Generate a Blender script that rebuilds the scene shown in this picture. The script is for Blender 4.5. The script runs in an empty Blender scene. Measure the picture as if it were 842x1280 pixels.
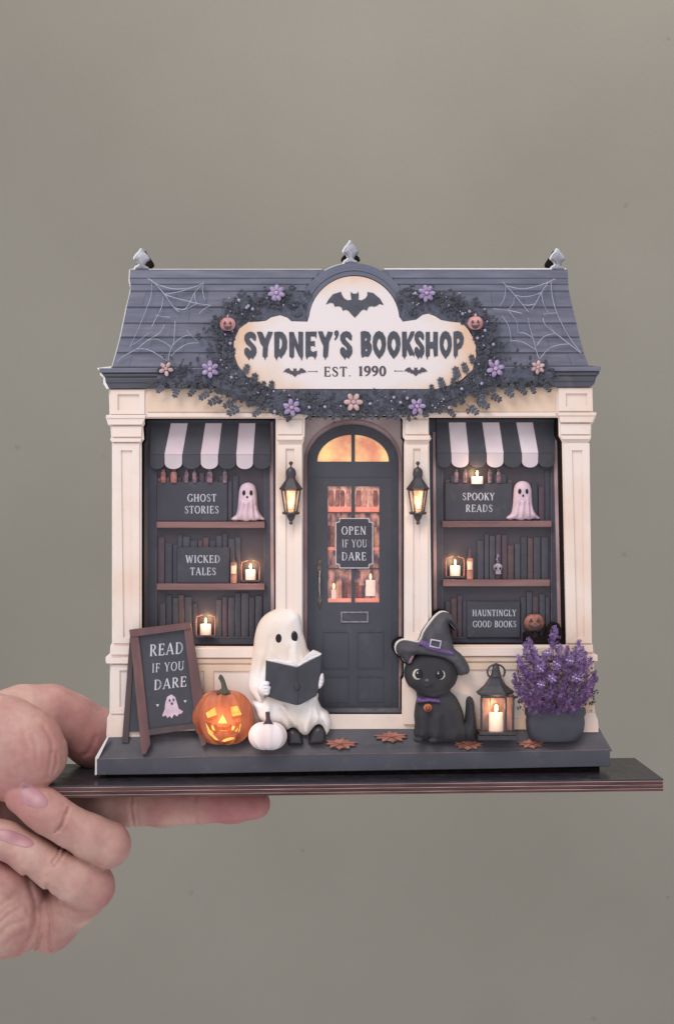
import bpy, bmesh, math, random
import numpy as np
from mathutils import Vector, Matrix
from mathutils.geometry import tessellate_polygon, delaunay_2d_cdt

random.seed(7)
SC = bpy.context.scene
COL = SC.collection

# ------------------------------------------------------------------ camera
DIST = 0.5                      # metres from lens to the front of the model
PX = 0.0003                     # one photo pixel at the model's front, metres
YAW = math.radians(1.6)
ROLL = math.radians(0.32)
cd = bpy.data.cameras.new('camera')
cam = bpy.data.objects.new('camera', cd)
COL.objects.link(cam)
SC.camera = cam
cd.sensor_fit = 'HORIZONTAL'
cd.sensor_width = 36
cd.lens = 36 * DIST / (842 * PX)
cd.clip_start = 0.01
cd.clip_end = 50
fwd = Vector((math.sin(YAW), math.cos(YAW), 0))
right0 = Vector((math.cos(YAW), -math.sin(YAW), 0))
up0 = Vector((0, 0, 1))
# roll clockwise so that the scene leans a hair to the left
cright = right0 * math.cos(ROLL) - up0 * math.sin(ROLL)
cup = up0 * math.cos(ROLL) + right0 * math.sin(ROLL)
CPOS = -fwd * DIST
m = Matrix((cright, cup, -fwd)).transposed().to_4x4()
m.translation = CPOS
cam.matrix_world = m

# ------------------------------------------------------------------ world and lamps
W_ = bpy.data.worlds.new('World')
SC.world = W_
W_.use_nodes = True
bg = W_.node_tree.nodes['Background']
bg.inputs[0].default_value = (0.93, 0.95, 1.0, 1)
bg.inputs[1].default_value = 0.8

def area(name, loc, target, size, power, color, sizey=None):
    l = bpy.data.lights.new(name, 'AREA')
    l.energy = power
    l.color = color
    l.size = size
    if sizey:
        l.shape = 'RECTANGLE'
        l.size_y = sizey
    o = bpy.data.objects.new(name, l)
    COL.objects.link(o)
    o.location = loc
    o.rotation_euler = (Vector(target) - Vector(loc)).to_track_quat('-Z', 'Y').to_euler()
    return o
area('window_light', (-0.45, -0.75, 0.95), (0, 0, -0.02), 0.6, 9.5, (1.0, 0.985, 0.98))
area('ceiling_light', (0.35, 0.5, 1.25), (0.1, 1.0, 0.45), 0.7, 6.8, (1.0, 0.98, 0.93))

vs = SC.view_settings
vs.view_transform = 'Standard'
vs.look = 'None'
vs.exposure = 0
vs.gamma = 1
vs.use_curve_mapping = False

# ------------------------------------------------------------------ mapping photo measurements to the model's planes
def W(px, py, ymm):
    """point on the plane y = ymm (mm behind the model's front) seen at photo pixel px,py"""
    a = (px - 421) * PX
    b = (640 - py) * PX
    d = fwd * DIST + cright * a + cup * b
    t = (ymm * 0.001 - CPOS.y) / d.y
    return CPOS + d * t

def P(px, py, y, yref):
    v = W(px, py, yref)
    return Vector((v.x, y * 0.001, v.z))

# ------------------------------------------------------------------ materials
def srgb(r, g, b):
    def f(c):
        c /= 255.0
        return c / 12.92 if c <= 0.04045 else ((c + 0.055) / 1.055) ** 2.4
    return (f(r), f(g), f(b), 1)

MATS = {}
KEEP = ('laser_charred_edge', 'eye_black', 'black_board_laminate', 'charred_ply', 'pale_ply_line', 'lilac_petals', 'deep_purple_petals', 'pumpkin_cut_flesh', 'maple_leaf')
def mat(name, c1, c2=None, rough=0.6, scale=300, detail=4, emit=0, ecol=None, bump=0.0, bscale=None,
        spec=0.35, sss=0, metallic=0, stretch=None, coat=0, lo=0.35, hi=0.65):
    if name in MATS:
        return MATS[name]
    if name not in KEEP and 0.2126 * c1[0] + 0.7152 * c1[1] + 0.0722 * c1[2] < 0.17 and not emit:
        # the print is a washed-out one: its darks are slate greys with a soft sheen, glare haze added into the colour
        kf = 1.2 if 'roof' in name or 'arch' in name else 0.93
        wash = lambda c: tuple(min(1, c[i] * kf + (0.010, 0.008, 0.007)[i]) for i in range(3)) + (1,)
        if c2 is not None: c2 = wash(c2)
        c1 = wash(c1)
        spec = max(spec, 0.5)
    m = bpy.data.materials.new(name)
    m.use_nodes = True
    nt = m.node_tree
    b = nt.nodes['Principled BSDF']
    b.inputs['Roughness'].default_value = rough
    b.inputs['Specular IOR Level'].default_value = spec
    b.inputs['Metallic'].default_value = metallic
    b.inputs['Coat Weight'].default_value = coat
    if c2 is None:
        c2 = tuple(x * 0.88 for x in c1[:3]) + (1,)
    geo = nt.nodes.new('ShaderNodeNewGeometry')
    mp = nt.nodes.new('ShaderNodeMapping')
    mp.inputs['Scale'].default_value = stretch or (1, 1, 1)
    nt.links.new(geo.outputs['Position'], mp.inputs[0])
    n = nt.nodes.new('ShaderNodeTexNoise')
    n.inputs['Scale'].default_value = scale
    n.inputs['Detail'].default_value = detail
    nt.links.new(mp.outputs[0], n.inputs['Vector'])
    rp = nt.nodes.new('ShaderNodeValToRGB')
    rp.color_ramp.elements[0].position = lo
    rp.color_ramp.elements[1].position = hi
    rp.color_ramp.elements[0].color = c2
    rp.color_ramp.elements[1].color = c1
    nt.links.new(n.outputs['Fac'], rp.inputs[0])
    nt.links.new(rp.outputs[0], b.inputs['Base Color'])
    if 'print' in name or 'laminate' in name:
        # handling marks and dust: sparse pale scuffs that also dull the sheen
        w1 = nt.nodes.new('ShaderNodeTexNoise'); w1.inputs['Scale'].default_value = 170; w1.inputs['Detail'].default_value = 8; w1.inputs['Roughness'].default_value = .7
        nt.links.new(geo.outputs['Position'], w1.inputs['Vector'])
        wr = nt.nodes.new('ShaderNodeMapRange'); wr.inputs[1].default_value = .56; wr.inputs[2].default_value = .74; wr.inputs[4].default_value = .16
        nt.links.new(w1.outputs['Fac'], wr.inputs[0])
        wm = nt.nodes.new('ShaderNodeMix'); wm.data_type = 'RGBA'; wm.inputs[7].default_value = srgb(150, 136, 132)
        nt.links.new(wr.outputs[0], wm.inputs[0]); nt.links.new(rp.outputs[0], wm.inputs[6]); nt.links.new(wm.outputs[2], b.inputs['Base Color'])
        w3 = nt.nodes.new('ShaderNodeMapRange'); w3.inputs[1].default_value = .3; w3.inputs[2].default_value = .7; w3.inputs[3].default_value = rough - .1; w3.inputs[4].default_value = rough + .14
        nt.links.new(w1.outputs['Fac'], w3.inputs[0]); nt.links.new(w3.outputs[0], b.inputs['Roughness'])
    if emit:
        nt.links.new(rp.outputs[0], b.inputs['Emission Color'])
        if ecol:
            for l in list(b.inputs['Emission Color'].links):
                nt.links.remove(l)
            b.inputs['Emission Color'].default_value = ecol
        b.inputs['Emission Strength'].default_value = emit
    if bump:
        n2 = nt.nodes.new('ShaderNodeTexNoise')
        n2.inputs['Scale'].default_value = bscale or scale * 4
        n2.inputs['Detail'].default_value = 3
        nt.links.new(mp.outputs[0], n2.inputs['Vector'])
        bp = nt.nodes.new('ShaderNodeBump')
        bp.inputs['Strength'].default_value = bump
        bp.inputs['Distance'].default_value = 0.0003
        nt.links.new(n2.outputs['Fac'], bp.inputs['Height'])
        nt.links.new(bp.outputs[0], b.inputs['Normal'])
    if sss:
        b.inputs['Subsurface Weight'].default_value = sss
        b.inputs['Subsurface Radius'].default_value = (1.0, 0.35, 0.2)
        b.inputs['Subsurface Scale'].default_value = 0.003
    MATS[name] = m
    return m

cream = mat('cream_print', srgb(235, 217, 207), srgb(226, 195, 176), scale=26, detail=7, rough=0.55, bump=0.08, bscale=2500, lo=.28, hi=.55)
cream_warm = mat('warm_cream_print', srgb(234, 212, 194), srgb(214, 178, 150), scale=28, rough=0.55, bump=0.08, bscale=2500)
cream_lo = mat('cream_recess', srgb(226, 200, 180), srgb(212, 184, 164), scale=35, rough=0.6)
jamb = mat('jamb_print', srgb(226, 202, 200), srgb(196, 168, 166), scale=70, rough=0.6)
jamb_pink = mat('pink_brown_trim', srgb(206, 172, 174), srgb(160, 128, 128), scale=60, rough=0.6)
white_cut = mat('bare_cut_rim', srgb(238, 232, 228), rough=0.6)
black_cut = mat('laser_charred_edge', srgb(20, 16, 16), srgb(36, 26, 22), scale=400, rough=0.85, spec=0.15)
slate = mat('slate_print', srgb(76, 75, 87), srgb(66, 66, 77), scale=60, rough=0.5, bump=0.06, bscale=3000)
slate_roof = mat('roof_slate_print', srgb(98, 98, 114), srgb(82, 82, 98), scale=220, rough=0.5, bump=0.15, bscale=1500, stretch=(0.35, 1, 2.5))
slate_roof2 = mat('roof_slate_print_b', srgb(92, 93, 110), srgb(78, 80, 96), scale=200, rough=0.5, bump=0.15, bscale=1500, stretch=(0.35, 1, 2.5))
slate_dark = mat('dark_slate_print', srgb(62, 61, 72), srgb(55, 54, 64), scale=90, rough=0.5, bump=0.06, bscale=3000)
door_m = mat('door_print', srgb(70, 71, 82), srgb(58, 59, 70), scale=45, rough=0.45, bump=0.05, bscale=3000)
arch_m = mat('arch_print', srgb(92, 94, 110), srgb(82, 84, 100), scale=120, rough=0.5, bump=0.08, bscale=2000)
ink = mat('title_ink', srgb(74, 76, 88), srgb(62, 64, 74), scale=500, rough=0.55)
ink2 = mat('small_ink', srgb(88, 78, 88), srgb(74, 66, 76), scale=500, rough=0.55)
white_ink = mat('white_ink', srgb(206, 204, 212), srgb(186, 184, 192), scale=900, rough=0.6)
wood_shelf = mat('shelf_wood', srgb(142, 106, 104), srgb(112, 84, 86), scale=120, rough=0.5, stretch=(0.3, 1, 3))
wood_red = mat('red_brown_wood', srgb(122, 84, 84), srgb(92, 62, 64), scale=160, rough=0.45, stretch=(1, 1, 0.25), bump=0.2)
wood_dark = mat('dark_brown_wood', srgb(88, 70, 72), srgb(66, 54, 58), scale=160, rough=0.5, stretch=(1, 1, 0.25))
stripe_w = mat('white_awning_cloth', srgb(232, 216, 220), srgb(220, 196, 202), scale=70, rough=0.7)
stripe_v = mat('shaded_valance_cloth', srgb(212, 196, 200), srgb(200, 184, 190), scale=70, rough=0.7)  # awning white darkened: shade painted into the hanging flaps
iron = mat('black_iron', srgb(58, 54, 60), srgb(46, 43, 50), scale=500, rough=0.4, spec=0.4)
ghost_w = mat('ghost_white', srgb(240, 234, 236), srgb(228, 218, 220), scale=60, rough=0.5, sss=0)
ghost_cream = mat('ghost_cloth', srgb(242, 235, 234), srgb(232, 212, 198), scale=45, rough=0.5, bump=0.06, bscale=1200, lo=0.42, hi=0.6)
ghost_pink = mat('pinkish_ghost_cloth', srgb(226, 200, 210), srgb(208, 178, 190), scale=150, rough=0.5)
eye_black = mat('eye_black', srgb(30, 27, 33), rough=0.25, spec=0.35)
book_black = mat('black_book_cloth', srgb(58, 58, 68), srgb(48, 48, 58), scale=250, rough=0.5, bump=0.2, bscale=2500)
page_m = mat('book_pages', srgb(236, 230, 228), srgb(214, 206, 208), scale=500, rough=0.7, stretch=(0.3, 1, 4))
shoe_m = mat('dark_shoe', srgb(54, 48, 56), srgb(44, 40, 48), scale=200, rough=0.35)
orange = mat('pumpkin_skin', srgb(200, 114, 74), srgb(160, 82, 58), scale=140, rough=0.42, bump=0.15, bscale=1200, stretch=(2, 1, 0.5))
orange_d = mat('pumpkin_cut_flesh', srgb(190, 96, 46), srgb(150, 76, 40), scale=200, rough=0.6)
glow = mat('candle_glow', srgb(255, 196, 104), srgb(244, 142, 66), scale=260, rough=0.8, emit=0.26, lo=0.3, hi=0.6)
whitepump = mat('white_pumpkin_skin', srgb(240, 226, 226), srgb(228, 206, 206), scale=150, rough=0.45, stretch=(2, 1, 0.5))
stem_m = mat('green_stem', srgb(82, 84, 66), srgb(54, 56, 50), scale=500, rough=0.6, stretch=(3, 1, 0.5))
stem_d = mat('dark_stem', srgb(72, 58, 62), srgb(52, 44, 50), scale=500, rough=0.6, stretch=(3, 1, 0.5))
fur = mat('black_cat_fur', srgb(50, 48, 54), srgb(40, 39, 45), scale=160, rough=0.85, bump=0.5, bscale=3500, stretch=(1, 1, .4))
hat_m = mat('witch_hat_felt', srgb(76, 74, 80), srgb(62, 60, 68), scale=300, rough=0.7, bump=0.2, bscale=2500)
purple = mat('purple_ribbon', srgb(116, 82, 140), srgb(88, 62, 112), scale=300, rough=0.4)
iris = mat('pale_iris', srgb(216, 210, 192), srgb(170, 166, 154), scale=900, rough=0.2)
ear_pink = mat('ear_pink', srgb(168, 132, 140), srgb(140, 106, 116), scale=500, rough=0.6)
silver = mat('silver_buckle', srgb(196, 184, 204), srgb(160, 148, 170), scale=400, rough=0.3, spec=0.6)
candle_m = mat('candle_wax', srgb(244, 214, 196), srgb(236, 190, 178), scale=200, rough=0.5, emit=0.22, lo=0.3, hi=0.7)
flame_m = mat('candle_flame', srgb(255, 226, 170), srgb(255, 214, 150), scale=100, rough=0.8, emit=1.2)
amber = mat('amber_glass', srgb(190, 130, 108), srgb(128, 88, 84), scale=260, rough=0.2, emit=0.18, stretch=(1.5, 1, 0.6))
lampglow = mat('lamp_glow', srgb(236, 204, 178), srgb(196, 140, 120), scale=420, rough=0.4, emit=0.14, stretch=(1, 1, .5))
fanlight = mat('fanlight_glass', srgb(252, 204, 140), srgb(216, 138, 112), scale=95, rough=0.25, emit=0.5, lo=0.38, hi=0.6)
doorglass = mat('door_glass', srgb(232, 176, 150), srgb(146, 104, 104), scale=330, rough=0.25, emit=0.3, lo=0.38, hi=0.62, stretch=(1.6, 1, 0.7))
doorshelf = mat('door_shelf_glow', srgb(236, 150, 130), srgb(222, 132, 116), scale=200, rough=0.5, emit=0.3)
glassdark = mat('dark_window_back', srgb(60, 57, 68), srgb(72, 60, 68), scale=60, rough=0.35)
pot_m = mat('black_pot', srgb(60, 60, 72), srgb(50, 51, 63), scale=90, rough=0.4)
pl1 = mat('lilac_petals', srgb(138, 106, 152), srgb(106, 78, 124), scale=400, rough=0.6)
pl2 = mat('deep_purple_petals', srgb(98, 62, 106), srgb(70, 46, 82), scale=400, rough=0.6)
pl3 = mat('pale_lilac_petals', srgb(174, 148, 200), srgb(142, 114, 172), scale=400, rough=0.6)
plumleaf = mat('heather_leaf', srgb(66, 70, 74), srgb(50, 50, 58), scale=400, rough=0.6)
gleaf = mat('garland_leaf', srgb(62, 63, 75), srgb(52, 53, 64), scale=300, rough=0.55)
gleaf_b = mat('garland_leaf_green', srgb(76, 79, 92), srgb(64, 67, 80), scale=300, rough=0.55)
berry = mat('pale_berry', srgb(180, 168, 192), srgb(150, 140, 166), scale=900, rough=0.35)
gfl_p = mat('garland_purple_petal', srgb(176, 158, 188), srgb(136, 118, 158), scale=500, rough=0.5)
gfl_o = mat('garland_peach_petal', srgb(208, 174, 168), srgb(180, 146, 144), scale=500, rough=0.5)
gfl_c = mat('flower_centre', srgb(206, 176, 196), srgb(170, 130, 150), scale=800, rough=0.5)
orn = mat('ornament_pumpkin', srgb(214, 156, 150), srgb(184, 122, 122), scale=300, rough=0.45)
web = mat('cobweb_thread', srgb(192, 190, 206), srgb(150, 150, 170), scale=300, rough=0.6)
leaf_m = mat('maple_leaf', srgb(178, 118, 98), srgb(142, 90, 78), scale=350, rough=0.6, bump=0.3)
ground_m = mat('porch_stone_print', srgb(84, 78, 84), srgb(62, 60, 69), scale=60, rough=0.5, bump=0.1, bscale=1500, stretch=(0.6, 1, 2))
slab_m = mat('slab_face_print', srgb(80, 80, 92), srgb(70, 70, 82), scale=70, rough=0.5, bump=0.08, bscale=2000)
board_top = mat('black_board_laminate', srgb(44, 41, 48), srgb(36, 34, 40), scale=300, rough=0.32, spec=0.5)
ply = mat('charred_ply', srgb(104, 70, 66), srgb(66, 44, 42), scale=400, rough=0.7, stretch=(0.15, 1, 3))
ply_light = mat('pale_ply_line', srgb(170, 140, 138), srgb(128, 100, 100), scale=300, rough=0.6, stretch=(0.2, 1, 1))
brass = mat('aged_brass', srgb(120, 108, 92), srgb(74, 72, 70), scale=600, rough=0.35, metallic=0.3)
slotmetal = mat('letterbox_metal', srgb(150, 138, 146), srgb(118, 108, 118), scale=500, rough=0.35)
finial_m = mat('finial_stone', srgb(176, 174, 182), srgb(128, 126, 136), scale=260, rough=0.5, bump=0.2)
bookcols = [mat('book_spine_%s' % n, srgb(*c), tuple(x * 0.8 for x in srgb(*c)[:3]) + (1,), scale=300, rough=0.5)
            for n, c in (('slate', (72, 70, 82)), ('plum', (88, 68, 80)), ('brown', (96, 72, 74)), ('ink', (64, 63, 75)), ('grey', (76, 74, 85)))]
bookwarm = mat('candlelit_book', srgb(176, 118, 108), srgb(120, 80, 84), scale=400, rough=0.5)  # warm candlelight painted into the cover colour

# ------------------------------------------------------------------ object helpers
WLOC = {}
def tag(o, label=None, cat=None, group=None, kind=None):
    if label: o['label'] = label
    if cat: o['category'] = cat
    if group: o['group'] = group
    if kind: o['kind'] = kind
    return o

def thing(name, loc, label, cat, group=None):
    o = bpy.data.objects.new(name, None)
    o.empty_display_size = 0.004
    COL.objects.link(o)
    o.location = loc
    WLOC[o.name] = Vector(loc)
    return tag(o, label, cat, group)

def finish(name, verts, faces, mats, parent=None, smooth=False, fm=None, recalc=True):
    """verts: world Vectors in metres"""
    vs_ = np.array([tuple(v) for v in verts], dtype=float)
    mn, mx = vs_.min(0), vs_.max(0)
    c = Vector(((mn[0] + mx[0]) / 2, (mn[1] + mx[1]) / 2, mn[2] if parent is None else (mn[2] + mx[2]) / 2))
    me = bpy.data.meshes.new(name)
    me.from_pydata([tuple(Vector(v) - c) for v in vs_], [], faces)
    if not isinstance(mats, (list, tuple)):
        mats = [mats]
    for mm in mats:
        me.materials.append(mm)
    if fm is not None:
        for p_, i in zip(me.polygons, fm):
            p_.material_index = i
    if recalc:
        b = bmesh.new()
        b.from_mesh(me)
        bmesh.ops.remove_doubles(b, verts=b.verts, dist=1e-7)
        bmesh.ops.recalc_face_normals(b, faces=b.faces)
        b.to_mesh(me)
        b.free()
    if smooth:
        for p_ in me.polygons:
            p_.use_smooth = True
        try:
            me.set_sharp_from_angle(angle=math.radians(50))
        except Exception:
            pass
    me.update()
    o = bpy.data.objects.new(name, me)
    COL.objects.link(o)
    if parent is not None:
        o.parent = parent
        o.location = c - WLOC[parent.name]
    else:
        o.location = c
    WLOC[o.name] = c
    return o

class MB:
    """collects shapes given in photo px / depth mm and links them as one mesh"""
    def __init__(s, yref=0.0):
        s.v = []; s.f = []; s.m = []; s.yref = yref; s.stag = 0
    def add(s, pts, faces, mi=0, yref=None):
        b = len(s.v)
        yr = s.yref if yref is None else yref
        s.v += [P(a, c, y, yr) for a, c, y in pts]
        for i, f in enumerate(faces):
            s.f.append([b + k for k in f])
            s.m.append(mi[i] if isinstance(mi, list) else mi)
    def plate(s, loops, y0, y1, mi=0, side=None, back=True, yfun=None):
        """extruded polygon, front at y0 (nearer the lens), back at y1; first loop outer, others holes"""
        if not isinstance(loops[0][0], (tuple, list)):
            loops = [loops]
        tri = tessellate_polygon([[Vector((x, y, 0)) for x, y in lp] for lp in loops])
        flat = [p for lp in loops for p in lp]
        n = len(flat)
        f0 = yfun or (lambda x, y: y0)
        pts = [(x, y, f0(x, y)) for x, y in flat] + [(x, y, y1) for x, y in flat]
        faces = [list(t) for t in tri]
        mi_l = [mi] * len(faces)
        if back:
            faces += [[n + k for k in t][::-1] for t in tri]
            mi_l += [side if side is not None else mi] * len(tri)
        o = 0
        for lp in loops:
            k = len(lp)
            for i in range(k):
                a, b = o + i, o + (i + 1) % k
                faces.append([a, b, n + b, n + a])
                mi_l.append(side if side is not None else mi)
            o += k
        s.add(pts, faces, mi_l)
    def box(s, x0, y0, x1, y1, d0, d1, mi=0):
        s.plate([(x0, y0), (x1, y0), (x1, y1), (x0, y1)], d0, d1, mi)
    def stroke(s, pts, r, y0, y1, mi=0, cap=6):
        """polyline of varying half width as flat inlay, pieces staggered a hair in depth"""
        if not isinstance(r, (list, tuple)):
            r = [r] * len(pts)
        for i in range(len(pts) - 1):
            (ax, ay), (bx, by) = pts[i], pts[i + 1]
            dx, dy = bx - ax, by - ay
            L = math.hypot(dx, dy)
            if L < 1e-6: continue
            nx, ny = -dy / L, dx / L
            poly = [(ax + nx * r[i], ay + ny * r[i]), (bx + nx * r[i + 1], by + ny * r[i + 1]),
                    (bx - nx * r[i + 1], by - ny * r[i + 1]), (ax - nx * r[i], ay - ny * r[i])]
            s.stag = (s.stag + 1) % 12
            e = s.stag * 0.006
            s.plate(poly, y0 - e, y1, mi, back=False)
        for (x, y), q in zip(pts, r):
            if len(pts) > 2 and cap:
                s.stag = (s.stag + 1) % 12
                e = s.stag * 0.006
                s.plate([(x + q * math.cos(t * 2 * math.pi / cap), y + q * math.sin(t * 2 * math.pi / cap)) for t in range(cap)],
                        y0 - e, y1, mi, back=False)
    def tube(s, pts, r, mi=0, n=6):
        """round bar through (px,py,y) points; r in px"""
        if not isinstance(r, (list, tuple)): r = [r] * len(pts)
        W3 = [P(a, c, y, s.yref) for a, c, y in pts]
        b = len(s.v)
        for i, p in enumerate(W3):
            d = (W3[min(i + 1, len(W3) - 1)] - W3[max(i - 1, 0)])
            d = d.normalized() if d.length > 0 else Vector((0, 0, 1))
            a = d.cross(Vector((0, 1, 0)))
            if a.length < 1e-3: a = d.cross(Vector((1, 0, 0)))
            a.normalize(); c = d.cross(a)
            for k in range(n):
                t = 2 * math.pi * k / n
                s.v.append(p + (a * math.cos(t) + c * math.sin(t)) * r[i] * PX)
        for i in range(len(W3) - 1):
            for k in range(n):
                s.f.append([b + i * n + k, b + i * n + (k + 1) % n, b + (i + 1) * n + (k + 1) % n, b + (i + 1) * n + k]); s.m.append(mi)
        s.f.append([b + k for k in range(n)][::-1]); s.m.append(mi)
        s.f.append([b + (len(W3) - 1) * n + k for k in range(n)]); s.m.append(mi)
    def ball(s, cx, cy, y, rx, ry, rd, mi=0, nu=12, nv=8, fn=None, rot=0):
        """ellipsoid: rx, ry in px, rd depth radius in mm"""
        pts = []; faces = []
        for j in range(nv + 1):
            ph = math.pi * j / nv
            for i in range(nu):
                th = 2 * math.pi * i / nu
                x, z, d = math.sin(ph) * math.cos(th), math.cos(ph), math.sin(ph) * math.sin(th)
                k = fn(th, ph) if fn else 1
                X, Y = x * k * rx, -z * k * ry
                c_, s_ = math.cos(rot), math.sin(rot)
                pts.append((cx + X * c_ - Y * s_, cy + X * s_ + Y * c_, y - d * k * rd))
        for j in range(nv):
            for i in range(nu):
                faces.append([j * nu + i, j * nu + (i + 1) % nu, (j + 1) * nu + (i + 1) % nu, (j + 1) * nu + i])
        s.add(pts, faces, mi)
    def lathe(s, cx, prof, y, mi=0, n=16, flat=1.0):
        """turned profile [(py, radius px)], depth squashed by flat"""
        pts = []; faces = []
        for (py, r) in prof:
            for i in range(n):
                t = 2 * math.pi * i / n
                pts.append((cx + r * math.cos(t), py, y - r * 0.3 * flat * math.sin(t)))
        for j in range(len(prof) - 1):
            for i in range(n):
                faces.append([j * n + i, j * n + (i + 1) % n, (j + 1) * n + (i + 1) % n, (j + 1) * n + i])
        faces.append(list(range(n)))
        faces.append([(len(prof) - 1) * n + i for i in range(n)])
        s.add(pts, faces, mi)
    def build(s, name, mats, parent=None, smooth=False, recalc=True):
        return finish(name, s.v, s.f, mats, parent, smooth, s.m, recalc)

def solo(name, loops, y0, y1, mats, parent=None, yref=None, side=None, smooth=False, yfun=None, **k):
    b = MB(y0 if yref is None else yref)
    b.plate(loops, y0, y1, 0, side, yfun=yfun)
    o = b.build(name, mats, parent, smooth)
    if k: tag(o, **k)
    return o

def bevel(o, w=0.15, seg=1):
    md = o.modifiers.new('bevel', 'BEVEL')
    md.width = w * 0.001
    md.segments = seg
    md.limit_method = 'ANGLE'
    md.angle_limit = math.radians(40)
    return o

def smooth_loop(pts, n=4):
    """closed Catmull-Rom through the points"""
    out = []
    N = len(pts)
    for i in range(N):
        p0, p1, p2, p3 = pts[i - 1], pts[i], pts[(i + 1) % N], pts[(i + 2) % N]
        for k in range(n):
            t = k / n
            out.append(tuple(0.5 * ((2 * p1[j]) + (-p0[j] + p2[j]) * t + (2 * p0[j] - 5 * p1[j] + 4 * p2[j] - p3[j]) * t * t
                       + (-p0[j] + 3 * p1[j] - 3 * p2[j] + p3[j]) * t ** 3) for j in range(2)))
    return out

def smooth_line(pts, n=5):
    out = []
    N = len(pts)
    for i in range(N - 1):
        p0, p1, p2, p3 = pts[max(i - 1, 0)], pts[i], pts[i + 1], pts[min(i + 2, N - 1)]
        for k in range(n):
            t = k / n
            out.append(tuple(0.5 * ((2 * p1[j]) + (-p0[j] + p2[j]) * t + (2 * p0[j] - 5 * p1[j] + 4 * p2[j] - p3[j]) * t * t
                       + (-p0[j] + 3 * p1[j] - 3 * p2[j] + p3[j]) * t ** 3) for j in range(len(p1))))
    out.append(tuple(pts[-1]))
    return out

def seg_dist(X, Y, pts, closed=True):
    d = np.full(X.shape, 1e9)
    n = len(pts)
    for i in range(n if closed else n - 1):
        ax, ay = pts[i]; bx, by = pts[(i + 1) % n]
        vx, vy = bx - ax, by - ay
        L2 = vx * vx + vy * vy + 1e-12
        t = np.clip(((X - ax) * vx + (Y - ay) * vy) / L2, 0, 1)
        d = np.minimum(d, np.hypot(X - ax - t * vx, Y - ay - t * vy))
    return d

def inside(X, Y, pts):
    r = np.zeros(X.shape, bool)
    n = len(pts)
    for i in range(n):
        ax, ay = pts[i]; bx, by = pts[(i + 1) % n]
        if ay == by: continue
        c = ((ay > Y) != (by > Y)) & (X < (bx - ax) * (Y - ay) / (by - ay) + ax)
        r ^= c
    return r

def puff(name, outline, ybase, H, R, mats, parent=None, res=1.6, ridges=(), yback=None, yref=None, dots=(), fn=None):
    """a cushion-like relief: outline in px, height H mm reached R px from the rim; ridges = (polyline, amp mm, width px)"""
    X, Y = np.meshgrid(np.arange(min(p[0] for p in outline), max(p[0] for p in outline), res),
                       np.arange(min(p[1] for p in outline), max(p[1] for p in outline), res))
    X = X + (np.arange(X.shape[0]) % 2)[:, None] * res * 0.5
    X, Y = X.ravel(), Y.ravel()
    ok = inside(X, Y, outline) & (seg_dist(X, Y, outline) > res * 0.6)
    X, Y = X[ok], Y[ok]
    # boundary subdivided
    bd = []
    for i in range(len(outline)):
        a, b = outline[i], outline[(i + 1) % len(outline)]
        k = max(1, int(math.hypot(b[0] - a[0], b[1] - a[1]) / (res * 1.2)))
        for j in range(k):
            bd.append((a[0] + (b[0] - a[0]) * j / k, a[1] + (b[1] - a[1]) * j / k))
    nb = len(bd)
    allp = [Vector(p) for p in bd] + [Vector((x, y)) for x, y in zip(X, Y)]
    r = delaunay_2d_cdt(allp, [(i, (i + 1) % nb) for i in range(nb)], [], 1, 1e-5)
    vs2, fs = r[0], r[2]
    A = np.array([(v.x, v.y) for v in vs2])
    d = seg_dist(A[:, 0], A[:, 1], outline)
    t = np.clip(d / R, 0, 1)
    h = H * np.sqrt(np.clip(1 - (1 - t) ** 2, 0, 1))
    soft = np.clip(d / 3.0, 0, 1)
    for pl, amp, w in ridges:
        dd = seg_dist(A[:, 0], A[:, 1], pl, False)
        h += amp * np.exp(-(dd / w) ** 2) * soft
    for cx, cy, rx, ry, amp in dots:
        q = ((A[:, 0] - cx) / rx) ** 2 + ((A[:, 1] - cy) / ry) ** 2
        h += amp * np.sqrt(np.clip(1 - q, 0, 1))
    if fn is not None:
        h += fn(A[:, 0], A[:, 1]) * soft
    yr = ybase if yref is None else yref
    verts = [P(x, y, ybase - hh, yr) for (x, y), hh in zip(A, h)]
    faces = [list(f) for f in fs]
    # rim wall to the back
    yb = ybase + 1.0 if yback is None else yback
    # boundary edges
    cnt = {}
    for f in faces:
        for i in range(len(f)):
            e = (f[i], f[(i + 1) % len(f)])
            k = tuple(sorted(e)); cnt[k] = cnt.get(k, 0) + 1
    bmap = {}
    for k, c in list(cnt.items()):
        if c == 1:
            for q in k:
                if q not in bmap:
                    bmap[q] = len(verts)
                    verts.append(P(A[q][0], A[q][1], yb, yr))
            faces.append([k[0], k[1], bmap[k[1]], bmap[k[0]]])
    return finish(name, verts, faces, mats, parent, True)

def grow(pts, d):
    """offset a closed px outline outward by d px"""
    n = len(pts)
    area_ = sum(pts[i][0] * pts[(i + 1) % n][1] - pts[(i + 1) % n][0] * pts[i][1] for i in range(n))
    sg = 1 if area_ > 0 else -1
    out = []
    for i in range(n):
        a, b, c = pts[i - 1], pts[i], pts[(i + 1) % n]
        n1 = (b[1] - a[1], a[0] - b[0]); n2 = (c[1] - b[1], b[0] - c[0])
        l1 = math.hypot(*n1) or 1; l2 = math.hypot(*n2) or 1
        nx, ny = n1[0] / l1 + n2[0] / l2, n1[1] / l1 + n2[1] / l2
        l = math.hypot(nx, ny)
        if l < 0.3: out.append(b); continue
        k = min(2.0, 2 / l) / l
        out.append((b[0] + sg * nx * d * k, b[1] + sg * ny * d * k))
    return out

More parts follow.
